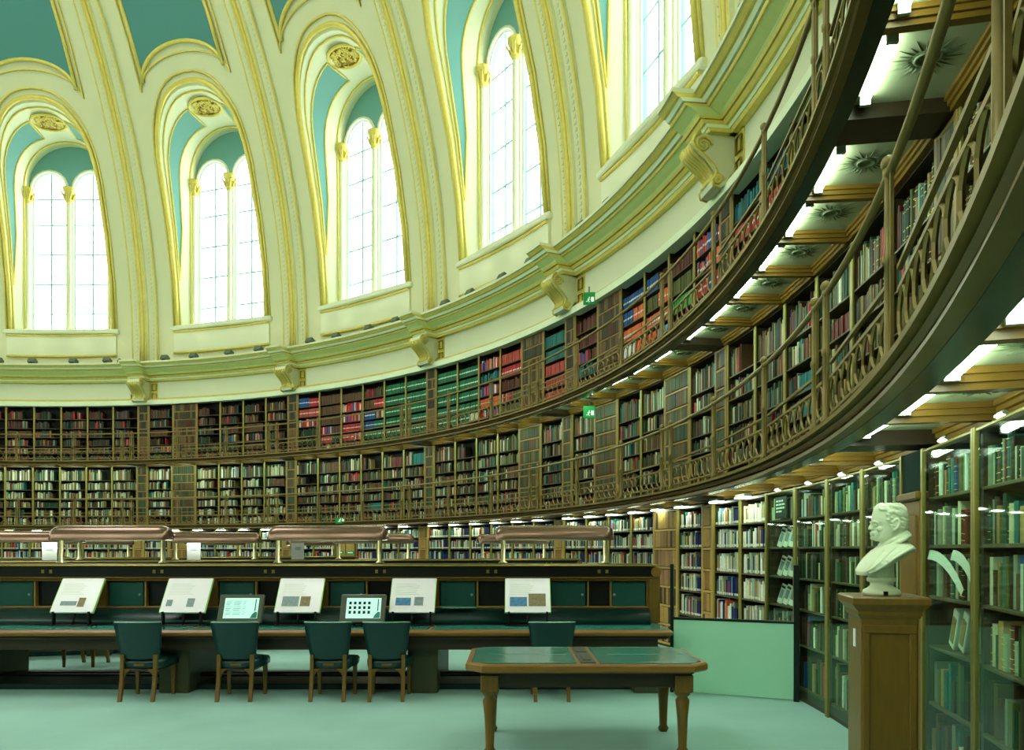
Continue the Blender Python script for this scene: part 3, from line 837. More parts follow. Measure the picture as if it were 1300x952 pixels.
UP = {  # rows from the top down: each row is a list of (style, share, white band)
    (1, 0): ['blue_ red_', 'brick_', 'redmix', 'darkgreen', 'darkgreen', 'darkgreen'], (1, 1): ['brown', 'brown', 'brown', 'redmix brown', 'red_ darkgreen', 'mixed'],
    (1, 2): ['brown', 'redmix', 'redmix', 'red_', 'red_ redmix', 'mixed'], (1, 3): ['dark', 'brown red_', 'blue_ mixed', 'blue_ green_', 'green_', 'green_'],
    (1, 4): ['green_'] * 6, (1, 5): ['green_'] * 6, (2, 0): ['green_'] * 6, (2, 1): ['green_', 'green_', 'green_', 'green_', 'green_ cream', 'white redmix'],
    (2, 2): ['redmix', 'tealmix', 'redmix', 'orange_', 'redmix', 'mixed'], (2, 3): ['brick', 'red_', 'darkred', 'redmix olive', 'olive', 'mixed'],
    (2, 5): ['teal', 'teal', 'brick', 'brick', 'brick', 'brown'], (3, 0): ['darkred', 'darkred', 'redmix darkred', 'tealmix', 'mixed', 'redmix'],
    (3, 2): ['blue_', 'blue_ orange_', 'orange_', 'white orange', 'redmix', 'mixed'], (3, 3): ['blue_ darkred', 'olive orange_', 'orange_', 'orange pale_blue', 'redmix', 'mixed'],
    (3, 4): ['darkred', 'olive', 'bright_green', 'mixed', 'rows', 'mixed'], (3, 5): ['rows_', 'rows_', 'red_ rows_', 'rows', 'redmix', 'mixed'],
    (4, 0): ['tealmix', 'brick red_', 'rows_', 'rows', 'red', 'red'], (4, 1): ['tealmix', 'red_', 'red', 'red', 'red', 'mixed'], (4, 2): ['olive', 'tealmix', 'red', 'mixed', 'mixed', 'mixed'],
    (4, 3): ['tealmix', 'darkgreen', 'red', 'mixed', 'mixed', 'mixed'], (4, 4): ['tealmix'] * 6, (4, 5): ['darkgreen'] * 6}
R_ = random.Random(2024)
def pick(style):
    if style in COLS: return style
    if style in MIX:
        tot = sum(w for _, w in MIX[style]); x = R_.uniform(0, tot)
        for c, w in MIX[style]:
            x -= w
            if x <= 0: return c
    return style
BOOKS = []
for t, bay, u, a, glazed in CASES:
    T = TIERS[t]; w = T['w'] - .05; sh = T['shelves'] + [T['h'] - .03]
    for r in range(6):
        clear = sh[r + 1] - sh[r] - .03
        segs = None; fill = R_.uniform(.93, 1.0); thick = (.026, .046); hh = (.62, .9)
        if t == 'upper':
            if bay < 0 or bay == 0:
                fill = R_.uniform(.5, .92); segs = [('dark' if r > 3 else R_.choice(['dark', 'mixed', 'dark', 'darkgreen', 'brown']), 1, False)]
            else:
                row = UP.get((bay, u), ['mixed'] * 6)[5 - r].split()
                segs = [(x.rstrip('_').replace('_', ' '), 1.0 / len(row), x.endswith('_')) for x in row]
                if any(s[0] in COLS for s in segs): hh = (.80, .84) if r < 5 else (.62, .66)
            if r == 5: hh = (min(hh[0], .5), min(hh[1], .68))
        elif t == 'middle':
            segs = [('midlight' if bay < 1 else 'mid', 1, False)]
            if bay < 1: fill = R_.uniform(.6, .95)
            if R_.random() < .04: segs = [('dark', 1, False)]; fill = .4
            if R_.random() < .08: segs = [('mid', .4, False), (R_.choice(['teal', 'dark green', 'dark red', 'brown']), .6, False)]
        else:
            segs = [('glass' if glazed else ('groundwhite' if (bay, u) in ((4, 0), (4, 1)) else 'ground'), 1, False)]
            if glazed: thick = (.026, .064); hh = (.55, .93); fill = R_.uniform(.8, .97)
            if not glazed and R_.random() < .3: segs = [('ground', .7, False), ('navy', .3, False)]
            if glazed and bay == 5 and r <= 2: thick = (.03, .075); fill = R_.uniform(.6, .85)
            if (bay, u) == (5, 0) and r == 2: continue
            if (bay, u) == (4, 2) and r in (2, 3, 4): continue
        x = -w / 2; end = -w / 2 + w * fill; start = x; idx = 0
        for style, share, lab in segs:
            stop = min(end, x + w * fill * share)
            h0 = R_.uniform(*hh)
            uni = style in COLS
            while x < stop:
                th = R_.uniform(*thick) if not uni else R_.uniform(.036, .05)
                if x + th > w / 2: break
                h = clear * min(.97, (h0 if uni else R_.uniform(*hh)))
                BOOKS.append(dict(t=t, bay=bay, u=u, a=a, r=r, i=idx, x=x + th / 2, th=th * .93, h=h, d=R_.uniform(.17, .21), c=pick(style), lab=lab, jit=R_.uniform(.78, 1.2), y=.025 + R_.uniform(0, .02), z=sh[r] + .001, glazed=glazed,
                                  lab2=(t == 'ground' and not glazed)))
                x += th; idx += 1
                if not uni and R_.random() < .02: x += R_.uniform(.03, .1)
def world(b, lx, ly, lz):
    T = TIERS[b['t']]; a = D(b['a'])
    X = CX + (T['R'] + ly) * math.sin(a) + lx * math.cos(a); Y = CY + (T['R'] + ly) * math.cos(a) - lx * math.sin(a)
    return (X, Y, T['z'] + lz)
def seen(b):
    X, Y, Z = world(b, b['x'], b['y'], b['z'] + b['h'] / 2)
    if Y < .5: return 0
    px = 650 + 1006 * X / Y; py = 698 - 1006 * (Z - EYE) / Y
    if not (4 < px < 1296 and 4 < py < 860): return 0
    H = Z - EYE
    A = X * X + Y * Y; Bq = -2 * (X * CX + Y * CY); Cq = CX * CX + CY * CY - 19.85 ** 2
    s = (-Bq + math.sqrt(Bq * Bq - 4 * A * Cq)) / (2 * A)
    if .74 < H * s < 1.05 or 3.1 < H * s < 3.4: return 0
    if b['t'] == 'ground':
        if px < 858 and py > 714: return 0
        if px < 1016 and py > 784: return 0
        if 1080 < px < 1152 and 640 < py < 760 or 1070 < px < 1166 and py > 752: return 0
    if b['t'] != 'ground' and H * s < 1.4: pass
    tx = world(b, b['x'] + b['th'], b['y'], b['z'])
    dx = abs(650 + 1006 * tx[0] / tx[1] - (650 + 1006 * (world(b, b['x'], b['y'], b['z'])[0]) / world(b, b['x'], b['y'], b['z'])[1]))
    return dx * 1006 * b['h'] / Y
for b in BOOKS: b['s'] = seen(b)
order = sorted(range(len(BOOKS)), key=lambda i: -BOOKS[i]['s'])
single = set(order[:285])
# the far and small ones: one object
sm = MB(); sm.col = []
def quadbox(mb, b, x0, x1, y0, y1, z0, z1, c):
    p = [world(b, x, y, z) for x, y, z in ((x0, y0, z0), (x1, y0, z0), (x1, y1, z0), (x0, y1, z0), (x0, y0, z1), (x1, y0, z1), (x1, y1, z1), (x0, y1, z1))]
    n = len(mb.v); mb.v += p
    for q in ((4, 5, 6, 7), (0, 1, 5, 4), (1, 2, 6, 5), (3, 0, 4, 7)):
        mb.face([n + i for i in q]); mb.col.append(c)
def bcol(b): return tuple(min(1, v * b['jit']) for v in lin(COLS[b['c']])[:3]) + (1,)
WHITE = lin((228, 232, 216))
for i, b in enumerate(BOOKS):
    if i in single: continue
    quadbox(sm, b, b['x'] - b['th'] / 2, b['x'] + b['th'] / 2, b['y'], b['y'] + b['d'], b['z'], b['z'] + b['h'], bcol(b))
    if b['lab']:
        z = b['z'] + b['h'] * .42
        quadbox(sm, b, b['x'] - b['th'] * .36, b['x'] + b['th'] * .36, b['y'] - .003, b['y'], z, z + .036, WHITE)
    if b['lab2']:
        z = b['z'] + .012
        quadbox(sm, b, b['x'] - b['th'] * .42, b['x'] + b['th'] * .42, b['y'] - .003, b['y'], z, z + .034, WHITE)
tag(obj('shelved_books', sm, 'book_attr'), 'the many small distant books filling the shelves of all three tiers', 'books', kind='stuff')
def book_mesh(kind):
    mb = MB()
    pr = [(-.5, 1), (-.5, .06), (-.3, .015), (0, 0), (.3, .015), (.5, .06), (.5, 1)]
    mb.loft([[(x, y, z) for x, y in pr] for z in (0, 1)], caps=True, smooth=False)
    if kind == 'label':
        mb.box(-.36, .36, -.012, .03, .42, .56, 1)
    elif kind == 'tag':
        mb.box(-.4, .4, -.012, .03, .05, .17, 1)
    elif kind == 'bands':
        for z in (.1, .3, .72, .9): mb.box(-.46, .46, -.006, .05, z, z + .018, 2)
    return mb.mesh('book', ['book_obj', 'paper', 'gilt'])
BM = {k: book_mesh(k) for k in ('plain', 'label', 'tag', 'bands')}
SHELF = {0: 'bottom shelf', 1: 'second shelf up', 2: 'third shelf up', 3: 'fourth shelf up', 4: 'fifth shelf up', 5: 'top shelf'}
for i in order[:285]:
    b = BOOKS[i]
    k = 'label' if b['lab'] else ('tag' if b['lab2'] else R_.choice(['plain', 'plain', 'plain', 'bands'] if b['glazed'] else ['plain', 'bands']))
    o = link('book', BM[k], None, world(b, b['x'], b['y'], b['z']), -D(b['a']))
    o.scale = (b['th'], b['d'], b['h']); o.color = bcol(b)
    if b['t'] == 'ground' and (b['bay'], b['u']) in G_NAME: place = G_NAME[b['bay'], b['u']]
    else: place = '%s tier, case %s' % (b['t'], where(b['bay'], b['u']))
    tag(o, '%s book, %s on %s, %s' % (b['c'].replace('dark ', 'dark-').replace('pale ', 'pale-').replace('bright ', 'bright-'), nth(b['i']), SHELF[b['r']].replace('second shelf up', 'shelf two').replace('third shelf up', 'shelf three').replace('fourth shelf up', 'shelf four').replace('fifth shelf up', 'shelf five'), place), 'book', 'books on the nearer shelves')

# booklets leaning face out, open sheet, folders, in the glazed cases
def in_case(t, bay, u, lx, ly, lz): return world(dict(t=t, a=unit_angle(bay, u)), lx, ly, lz)
bl = MB().bbox(-.075, .075, -.004, .004, 0, .25, .002).mesh('cover', 'paper')
bl2 = MB().box(-.05, .05, -.006, -.0035, .07, .18).mesh('picture', 'photo_grey')
bl3 = MB().box(-.06, .06, -.006, -.0035, .195, .225).mesh('heading', 'ink')
for r in (2, 3, 4):
    for q in range(5):
        a = unit_angle(4, 2)
        t = thing('booklet', in_case('ground', 4, 2, -.38 + q * .19, .10, TIERS['ground']['shelves'][r] + .003), -D(a), 'pale booklet leaning face out, %s along the %s, case beside mint screen' % (nth(q), SHELF[r]), 'booklet', 'booklets shown face out')
        t.rotation_euler = (D(-14), D(10), -D(a))
        link('cover', bl, t); link('picture', bl2, t); link('heading', bl3, t)
# printed notice behind the first glazed pane
a = unit_angle(4, 2)
t = thing('notice', in_case('ground', 4, 2, 0, -.016, 2.08), -D(a), 'dark notice with pale lines of text inside the first glazed case', 'notice')
obj('card', MB().box(-.2, .2, 0, .006, 0, .26), 'ink', t)
for i, (l, n) in enumerate(((.24, 5), (.30, 6), (.28, 5), (.2, 4))):
    mb = MB(); x = -.15
    for q in range(n):
        wd = l / n * (.7 if q % 2 else .9); mb.box(x, x + wd - .008, -.003, .001, .2 - i * .042, .22 - i * .042); x += l / n
    tag(obj('text_line', mb, 'paper', t), kind='stuff')
a = unit_angle(5, 0)
def sheet(mb, x0, x1, sag, y):
    rows = []
    for s in range(13):
        q = s / 12; rows.append([(x0 + (x1 - x0) * q, y, .24 - sag * q ** 2.2), (x0 + (x1 - x0) * q, y + .016, .30 - sag * q ** 2.2 * (1 + .1 * q))])
    mb.loft(rows, closed=False); mb.loft([[(x, yy, z - .006) for x, yy, z in r] for r in rows], closed=False); return mb
t = thing('open_folio', in_case('ground', 5, 0, 0, .0, 1.40), -D(a), 'large open folio with curling pale pages in case past the pillar', 'book')
obj('page', sheet(MB(), -.44, .22, .22, -.012), 'paper', t)
obj('page', sheet(MB(), -.02, .44, .24, .004), 'paper', t)
fm = MB().bbox(-.05, .05, 0, .2, 0, .27, .005).mesh('folder', 'paper')
fl = MB().box(-.03, .03, -.004, .001, .04, .22).mesh('spine_label', 'tan')
for q in range(2):
    t = tag(link('leaning_folder', fm, None, in_case('ground', 5, 0, -.16 + q * .18, .05, TIERS['ground']['shelves'][2] + .022)), 'white folder leaning askew on a low shelf, %s one, case past the pillar' % nth(q), 'folder', 'leaning white folders')
    t.rotation_euler = (0, D(24), -D(a)); link('spine_label', fl, t)
t = tag(link('large_board', MB().bbox(-.21, .21, 0, .02, 0, .31, .004).mesh('large_board', 'tan_light'), None, in_case('ground', 5, 0, -.2, .28, TIERS['ground']['shelves'][2] + .002), -D(a)),
        'large tan board standing behind the leaning white folders', 'board')

# double door in the ground tier
a = unit_angle(1, 2); T = TIERS['ground']; w = T['w']
dr = struct('door_1', 'light wooden double door with two green signs in the ground tier', 'door', P(a, T['R'], 0), -D(a))
obj('frame', MB().box(-w / 2, w / 2, .05, .1, 0, 2.42), 'tan_light', dr)
for s in (-1, 1):
    lf = obj('door_leaf', MB().bbox(-.23, .23, 0, .05, .02, 2.3, .01), 'tan_light', dr, (s * .25, 0, 0))
    obj('panel', MB().bbox(-.16, .16, -.012, .01, 1.95, 2.22, .008), 'tan', lf); obj('panel', MB().bbox(-.16, .16, -.012, .01, .2, 1.3, .008), 'tan', lf)
    sg = obj('green_sign', MB().bbox(-.17, .17, -.02, 0, 1.56, 1.66, .004), 'sign_green', lf)
    mb = MB()
    for q in range(7): mb.box(-.12 + q * .035, -.098 + q * .035, -.023, -.019, 1.595, 1.628)
    tag(obj('sign_lettering', mb, 'sign_white', sg), kind='stuff')
for s in (-1, 1): obj('jamb', MB().bbox(-.04, .04, -.02, .1, 0, 2.42, .008), 'wood', dr, (s * (w / 2 - .04), 0, 0))

# small lights along the heads of the ground cases
sl_b = MB().bbox(-.17, .17, -.06, .05, .012, .055, .008).mesh('housing', 'lamp_case')
sl_e = MB().box(-.16, .16, -.064, .046, 0, .016).mesh('diffuser', 'small_light')
Mt = Matrix.Rotation(D(-25), 4, 'X')
sg_b = MB().bbox(-.05, .05, -.03, .03, .006, .03, .004, M=Mt).mesh('housing', 'lamp_case')
sg_e = MB().box(-.045, .045, -.034, .028, -.004, .008, M=Mt).mesh('diffuser', 'small_light')
for bay in range(-1, 6):
    for u in range(6):
        a = unit_angle(bay, u)
        if a < -9 or a > 112: continue
        gz = (bay, u) in GLAZED
        t = thing('case_light', P(a - .5, R_G + .02 if gz else R_G - .07, 2.425 if gz else 2.40), -D(a - .5), 'small %swhite light over the ground bookcases, %s' % ('tilted ' if gz else '', where(bay, u)), 'light', 'small lights over the ground cases')
        link('housing', sg_b if gz else sl_b, t); link('diffuser', sg_e if gz else sl_e, t)

# emergency exit signs
def exit_sign(px, py, R, label, w=.25, h=.26):
    u = (px - 650) / 1006; A = u * u + 1; Bq = -2 * (u * CX + CY); Cq = CX ** 2 + CY ** 2 - R * R
    Y = (-Bq + math.sqrt(Bq * Bq - 4 * A * Cq)) / (2 * A)
    t = thing('exit_sign', (u * Y, Y, EYE + (698 - py) / 1006 * Y - h / 2), -math.atan2(u, 1), label, 'sign')
    obj('board', MB().bbox(-w / 2, w / 2, -.02, .02, 0, h, .005), 'sign_green', t)
    m = MB()
    c = w / .36; z0 = .045
    def q(pts): m.prism([(x * c, z * c + z0) for x, z in pts], -.026, -.019)
    q([(.06, .02), (.14, .02), (.14, .16), (.06, .16)])                                  # doorway
    tag(obj('doorway_mark', m, 'sign_white', t))
    m = MB()
    m.tube([(-.01 * c, -.022, z0 + .12 * c), (-.03 * c, -.022, z0 + .06 * c)], .016 * c, 5)
    m.tube([(-.03 * c, -.022, z0 + .06 * c), (.0, -.022, z0 + .035 * c), (-.005 * c, -.022, z0)], .011 * c, 5)
    m.tube([(-.03 * c, -.022, z0 + .06 * c), (-.055 * c, -.022, z0 + .03 * c), (-.09 * c, -.022, z0 + .03 * c)], .011 * c, 5)
    m.tube([(-.05 * c, -.022, z0 + .09 * c), (-.01 * c, -.022, z0 + .115 * c), (.035 * c, -.022, z0 + .085 * c)], .009 * c, 5)
    m.ball((.005 * c, -.022, z0 + .15 * c), .017 * c, 6)
    tag(obj('running_figure', m, 'sign_white', t))
    obj('hanger', MB().box(-.012, .012, -.012, .012, h, h + .12), 'black', t)
exit_sign(748, 379, 20.35, 'green running figure exit sign under the cornice above the upper gallery')
exit_sign(748, 523, 20.35, 'green running figure exit sign hanging beneath the upper gallery')
exit_sign(432, 661, 19.78, 'small green exit sign fixed to the lower gallery edge', .3, .2)

# ------------------------------------------------------------------ reading desks
LEN = 11.0; PITCH = 1.405
dk = {}
dk['top'] = MB().bbox(-LEN, .0, 0, 2.1, .70, .77, .025).mesh('desk_top', 'wood_long')
dk['moulding'] = MB().bbox(-LEN + .03, -.05, .05, 2.05, .66, .70, .015).mesh('edge_moulding', 'wood_dark')
dk['apron'] = MB().box(-LEN + .1, -.16, .14, 1.96, .53, .66).mesh('apron', 'wood_dark')
dk['inset'] = MB().bbox(-PITCH + .02, -.02, .05, .88, .768, .776, .003).mesh('leather_inset', 'leather_top')
dk['inset_edge'] = MB()
for x0, x1, y0, y1 in ((-PITCH + .02, -.02, .05, .075), (-PITCH + .02, -.02, .855, .88)): dk['inset_edge'].box(x0, x1, y0, y1, .772, .7775)
dk['inset_edge'] = dk['inset_edge'].mesh('tooled_border', 'leather_edge')
dk['pedestal'] = MB().bbox(-.18, .18, .25, 1.85, .0, .53, .01).mesh('pedestal', 'desk_side')
dk['rail'] = MB().tube([(-LEN + .2, .62, .17), (-.2, .62, .17)], .03, 6).mesh('foot_rail', 'black')
dk['rail2'] = MB().bbox(-LEN + .2, -.2, .5, 1.6, 0.0, .07, .01).mesh('floor_duct', 'leather_dark')
dk['core'] = MB().box(-LEN + .1, -.02, .98, 1.12, .77, 1.48).mesh('partition', 'black')
dk['stile'] = MB().bbox(-.075, .075, .90, .98, .96, 1.31, .008).mesh('stile', 'wood')
dk['door'] = MB().bbox(0, .44, .925, .98, .985, 1.30, .006).mesh('cupboard_door', 'baize')
dk['knob'] = MB().ball((.40, .915, 1.13), .018, 6).mesh('knob', 'lamp_case')
dk['div'] = MB().box(0, .02, .91, .98, .98, 1.31).mesh('divider', 'tan')
dk['bottom'] = MB().bbox(-LEN + .1, -.02, .89, .99, .965, .985, .004).mesh('bottom_rail', 'tan')
dk['cornice'] = MB().bbox(-LEN + .1, -.0, .87, 1.23, 1.305, 1.335, .01).bbox(-LEN + .1, -.0, .85, 1.25, 1.335, 1.36, .008).mesh('cornice_rail', 'wood')
dk['board'] = MB().box(-LEN + .1, -.06, .86, 1.24, 1.36, 1.49).mesh('fascia_board', 'black')
dk['ledge'] = MB().bbox(-LEN + .05, -.02, .82, 1.28, 1.49, 1.515, .008).mesh('ledge', 'gilt_dark')
dk['ledge2'] = MB().box(-LEN + .1, -.1, .86, 1.24, 1.515, 1.525).mesh('ledge_mat', 'leather_dark')
dk['end'] = MB().bbox(-.14, .0, .86, 1.24, .77, 1.40, .012).mesh('end_panel', 'wood')
dk['scroll'] = MB().tube([(-.05, .84, 1.42), (-.05, 1.26, 1.42)], .065, 10).mesh('end_scroll', 'wood_long')
sl = MB(); yy = [.60, .62, .70, .80, .90]; zz = [.772, .84, .91, .95, .965]
sl.loft([[(-LEN + .1, y, z) for y, z in zip(yy, zz)] + [(-LEN + .1, .97, .772)], [(-.16, y, z) for y, z in zip(yy, zz)] + [(-.16, .97, .772)]], caps=True)
dk['slope'] = sl.mesh('book_slope', 'leather_dark')
dk['plate'] = MB().bbox(-.018, .018, .852, .86, 1.405, 1.45, .003).mesh('number_plate', 'gilt_dark')
dk['flap'] = MB().bbox(0, .46, .70, .93, .972, .985, .003).mesh('open_flap', 'leather_edge')
def make_desk(x, y, rz, label, full=True):
    e = thing('reading_desk', (x, y, 0), rz, label, 'desk', 'long reading desks')
    for k in ('top', 'moulding', 'apron', 'rail', 'rail2', 'core', 'cornice', 'board', 'ledge', 'ledge2', 'end', 'scroll', 'bottom', 'slope'):
        link(dk[k].name.split('.')[0], dk[k], e)
    for i in range(7):
        xs = -.06 - PITCH * i
        s = link('leather_inset', dk['inset'], e, (xs + .04, 0, 0)); link('tooled_border', dk['inset_edge'], s)
        s2 = link('leather_inset', dk['inset'], e, (xs + .04 - PITCH - .0, 2.1, 0)); s2.rotation_euler = (0, 0, math.pi); s2.location = (xs - PITCH, 2.1, 0)
        link('stile', dk['stile'], e, (xs if i else -.09, 0, 0))
        x0 = xs - PITCH + .09
        d = link('cupboard_door', dk['door'], e, (x0, 0, 0)); link('knob', dk['knob'], d)
        link('divider', dk['div'], e, (x0 + .46, 0, 0))
        if i == 0:
            link('divider', dk['div'], e, (x0 + .75, 0, 0)); d2 = link('cupboard_door', dk['door'], e, (x0 + .775, 0, 0)); d2.scale = (.97, 1, 1)
            link('knob', dk['knob'], d2, (-.37, 0, 0))
        if i == 1: link('open_flap', dk['flap'], e, (x0, 0, 0))
        for q in (-.05, .05): link('number_plate', dk['plate'], e, (xs - PITCH * .47 + q, 0, 0))
    for xp in (-.25, -2.93, -5.88, -8.75): link('pedestal', dk['pedestal'], e, (xp, 0, 0))
    return e
D1 = (1.87, 9.15, 0.0)
D2A = D(19.5); D3A = D(46)
def local(org, rz, x, y, z): c, s = math.cos(rz), math.sin(rz); return (org[0] + c * x - s * y, org[1] + s * x + c * y, z)
def origin(hx, hy, rz): return (hx - (math.cos(rz) * -1.41 - math.sin(rz) * 1.05), hy - (math.sin(rz) * -1.41 + math.cos(rz) * 1.05))
O2 = origin(.03, 15.9, D2A); O3 = origin(-5.6, 22.2, D3A)
make_desk(D1[0], D1[1], 0, 'long dark reading desk with green leather top facing the row of chairs')
make_desk(O2[0], O2[1], D2A, 'reading desk standing behind the one with display panels')
make_desk(O3[0], O3[1], D3A, 'distant reading desk in front of the far ground bookcases')

# desk lamps: half-round hood on two posts
hp = []
for i in range(9):
    t = D(-8 + 196 * i / 8); hp.append((math.cos(t) * .15, math.sin(t) * .17))
def hood_mesh(r0, m, inset):
    mb = MB(); xs = [(-.76 + inset, .35), (-.745 + inset, .7), (-.70 + inset, .92), (-.64 + inset, 1.0), (.64 - inset, 1.0), (.70 - inset, .92), (.745 - inset, .7), (.76 - inset, .35)]
    mb.loft([[(x, y * r0 * (.55 + .45 * q), 1.845 + (z - .0) * r0 * (.3 + .7 * q)) for y, z in hp] for x, q in xs], closed=False)
    b = len(mb.v)
    for e_ in (0, len(xs) - 1): mb.face([e_ * 9 + j for j in range(9)], 0, True)
    return mb.mesh(m[0], m[1])
hood_me = hood_mesh(1.0, ('hood', 'hood'), 0); hin_me = hood_mesh(.95, ('reflector', 'hood_in'), .012)
rim = MB()
for y in (-.15, .15): rim.tube([(-.70, y, 1.83), (.70, y, 1.83)], .012, 5)
rim_me = rim.mesh('rim', 'lamp_post')
tb_me = MB().tube([(-.6, -.075, 1.865), (.6, -.075, 1.865)], .018, 8).mesh('tube', 'desk_tube')
lp_me = MB().lathe([(.06, 1.525), (.06, 1.54), (.03, 1.56), (.028, 1.84), (.04, 1.87)], 10).mesh('post', 'lamp_post')
bar_me = MB().box(-.69, .69, -.012, .012, 1.835, 1.85).mesh('cross_bar', 'lamp_post')
def lamp(p, rz, label):
    t = thing('desk_lamp', (p[0], p[1], 0), rz, label, 'lamp', 'hooded desk lamps')
    h = link('hood', hood_me, t); link('rim', rim_me, h); link('reflector', hin_me, t); link('tube', tb_me, t); link('cross_bar', bar_me, t)
    for x in (-.655, .66): link('post', lp_me, t, (x, 0, 0))
for i, hx in enumerate((.54, -2.36, -5.15, -8.0)):
    if i == 3: continue
    lamp((hx, D1[1] + 1.05), 0, ['hooded copper desk lamp above the panel with two colour pictures', 'hooded copper desk lamp above the two tilted dark screens', 'hooded copper desk lamp above the two blankest display panels'][i])
for i in range(4): lamp(local(O2, D2A, -1.41 - 2.8 * i, 1.05, 0), D2A, 'smaller hooded lamp on the second reading desk, %s from its outer end' % nth(i))
for i in range(3): lamp(local(O3, D3A, -1.41 - 2.8 * i, 1.05, 0), D3A, 'small hooded lamp on the distant third desk, %s from its outer end' % nth(i))
# white cards standing on the second desk
card = MB().box(-.11, .11, -.01, .01, 0, .3).mesh('card', 'card_grey')
crest = MB().box(-.05, .05, -.014, -.009, .17, .23).mesh('print', 'photo_grey')
for i, (px, py, Y) in enumerate(((246, 722, 13.6), (378, 722, 14.4), (63, 722, 12.9))):
    p = at(px, py, Y); p = (p[0], p[1], 1.525)
    # keep the card on the ledge of the second desk
    u = (px - 650) / 1006; s = math.sin(D2A); c = math.cos(D2A)
    q0 = local(O2, D2A, 0, 1.05, 0); tt = (q0[0] * 1.0 - u * q0[1]) / (u * s - c)
    p = (q0[0] + c * tt, q0[1] + s * tt, 1.525)
    t = tag(link('notice_card', card, None, p, D2A), 'white notice card standing on the second desk, %s' % ('under the lamp cluster', 'beside a lamp post', 'near its far end')[i], 'card', 'white notice cards')
    link('print', crest, t)

# chairs
def curved_back():
    mb = MB(); rows = []
    for z, hw, dy in ((.465, .205, .03), (.48, .21, .025), (.62, .232, 0), (.76, .250, -.03), (.875, .266, -.05), (.885, .264, -.055)):
        row = []
        for j in range(7):
            q = -1 + j / 3; row.append((q * hw, dy - .045 * (1 - q * q), z))
        back = [(x, y + .045, z) for x, y, z in row[::-1]]
        rows.append(row + back)
    return mb.loft(rows, caps=True)
ch = {}
ch['backrest'] = curved_back().mesh('backrest', 'leather')
ch['piping'] = MB().tube([(-1 * .262 + .0873 * j, -.032 - .045 * (1 - (-1 + j / 3) ** 2), .885) for j in range(7)], .012, 5).mesh('piping', 'leather_edge')
st = MB(); rows = []
for z, g in ((.36, .0), (.37, .012), (.43, .015), (.455, .0), (.468, -.04)):
    rows.append([(-.20 - g, .03 - g, z), (-.1, .02 - g, z), (.1, .02 - g, z), (.20 + g, .03 - g, z), (.25 + g, .30, z), (.24 + g, .46 + g, z), (.1, .50 + g, z), (-.1, .50 + g, z), (-.24 - g, .46 + g, z), (-.25 - g, .30, z)])
st.loft(rows, caps=True)
ch['seat'] = st.mesh('seat', 'leather')
ch['plate'] = MB().bbox(-.06, .06, -.004, .006, .39, .42, .003).mesh('name_plate', 'wood')
ch['fleg'] = MB().loft([[(x * s, y * s, z) for x, y in ((-.022, -.022), (.022, -.022), (.022, .022), (-.022, .022))] for z, s in ((0, .7), (.2, .9), (.36, 1.1))], caps=True, smooth=False).mesh('leg', 'wood')
ch['rleg'] = MB().loft([[(x, y + o, z) for x, y in ((-.02, -.02), (.02, -.02), (.02, .02), (-.02, .02))] for z, o in ((0, -.07), (.2, -.02), (.40, .0), (.52, .0))], caps=True, smooth=False).mesh('leg', 'wood')
ch['brk'] = MB().prism([(0, .36), (.07, .36), (.02, .31), (0, .27)], -.012, .012).mesh('bracket', 'wood')
ch['frame'] = MB().bbox(-.2, .2, .0, .46, .335, .362, .006).mesh('seat_frame', 'wood_dark')
def chair(x, y, rz, label):
    e = thing('reading_chair', (x, y, 0), rz, label, 'chair', 'green leather reading chairs')
    b = link('backrest', ch['backrest'], e); link('piping', ch['piping'], b)
    s = link('seat', ch['seat'], e); link('name_plate', ch['plate'], s); link('seat_frame', ch['frame'], e)
    for sx in (-1, 1):
        l = link('leg', ch['rleg'], e, (sx * .185, .0, 0)); bk = link('bracket', ch['brk'], l, (-sx * .02, 0, 0)); bk.scale = (-sx, 1, 1)
        link('leg', ch['fleg'], e, (sx * .21, .42, 0))
    return e
CHY = 8.93
for i, (px, rz, lb) in enumerate(((176.5, 0, 'green leather chair standing alone below the second blank display panel'), (299, 1, 'green leather chair in front of the screen of text lines'),
                         (417, -1, 'green leather chair in front of the screen of dark icons'), (491, 2, 'green leather chair close beside another, below the panel with a blue picture'),
                         (700.5, 0, 'green leather chair pushed in behind the small leather-topped table'))):
    chair((px - 650) / 1006 * CHY, CHY, D(rz), lb)
for i, (lx, dy) in enumerate(((-8.15, 0), (-7.4, .1))):
    p = local((D1[0], D1[1]), 0, lx, 2.75 + dy, 0); chair(p[0], p[1], D(180 + 12 * i), ('green chair seen beneath the desk, on its far side by the pedestal', 'second chair seen beneath the desk, on its far side')[i])

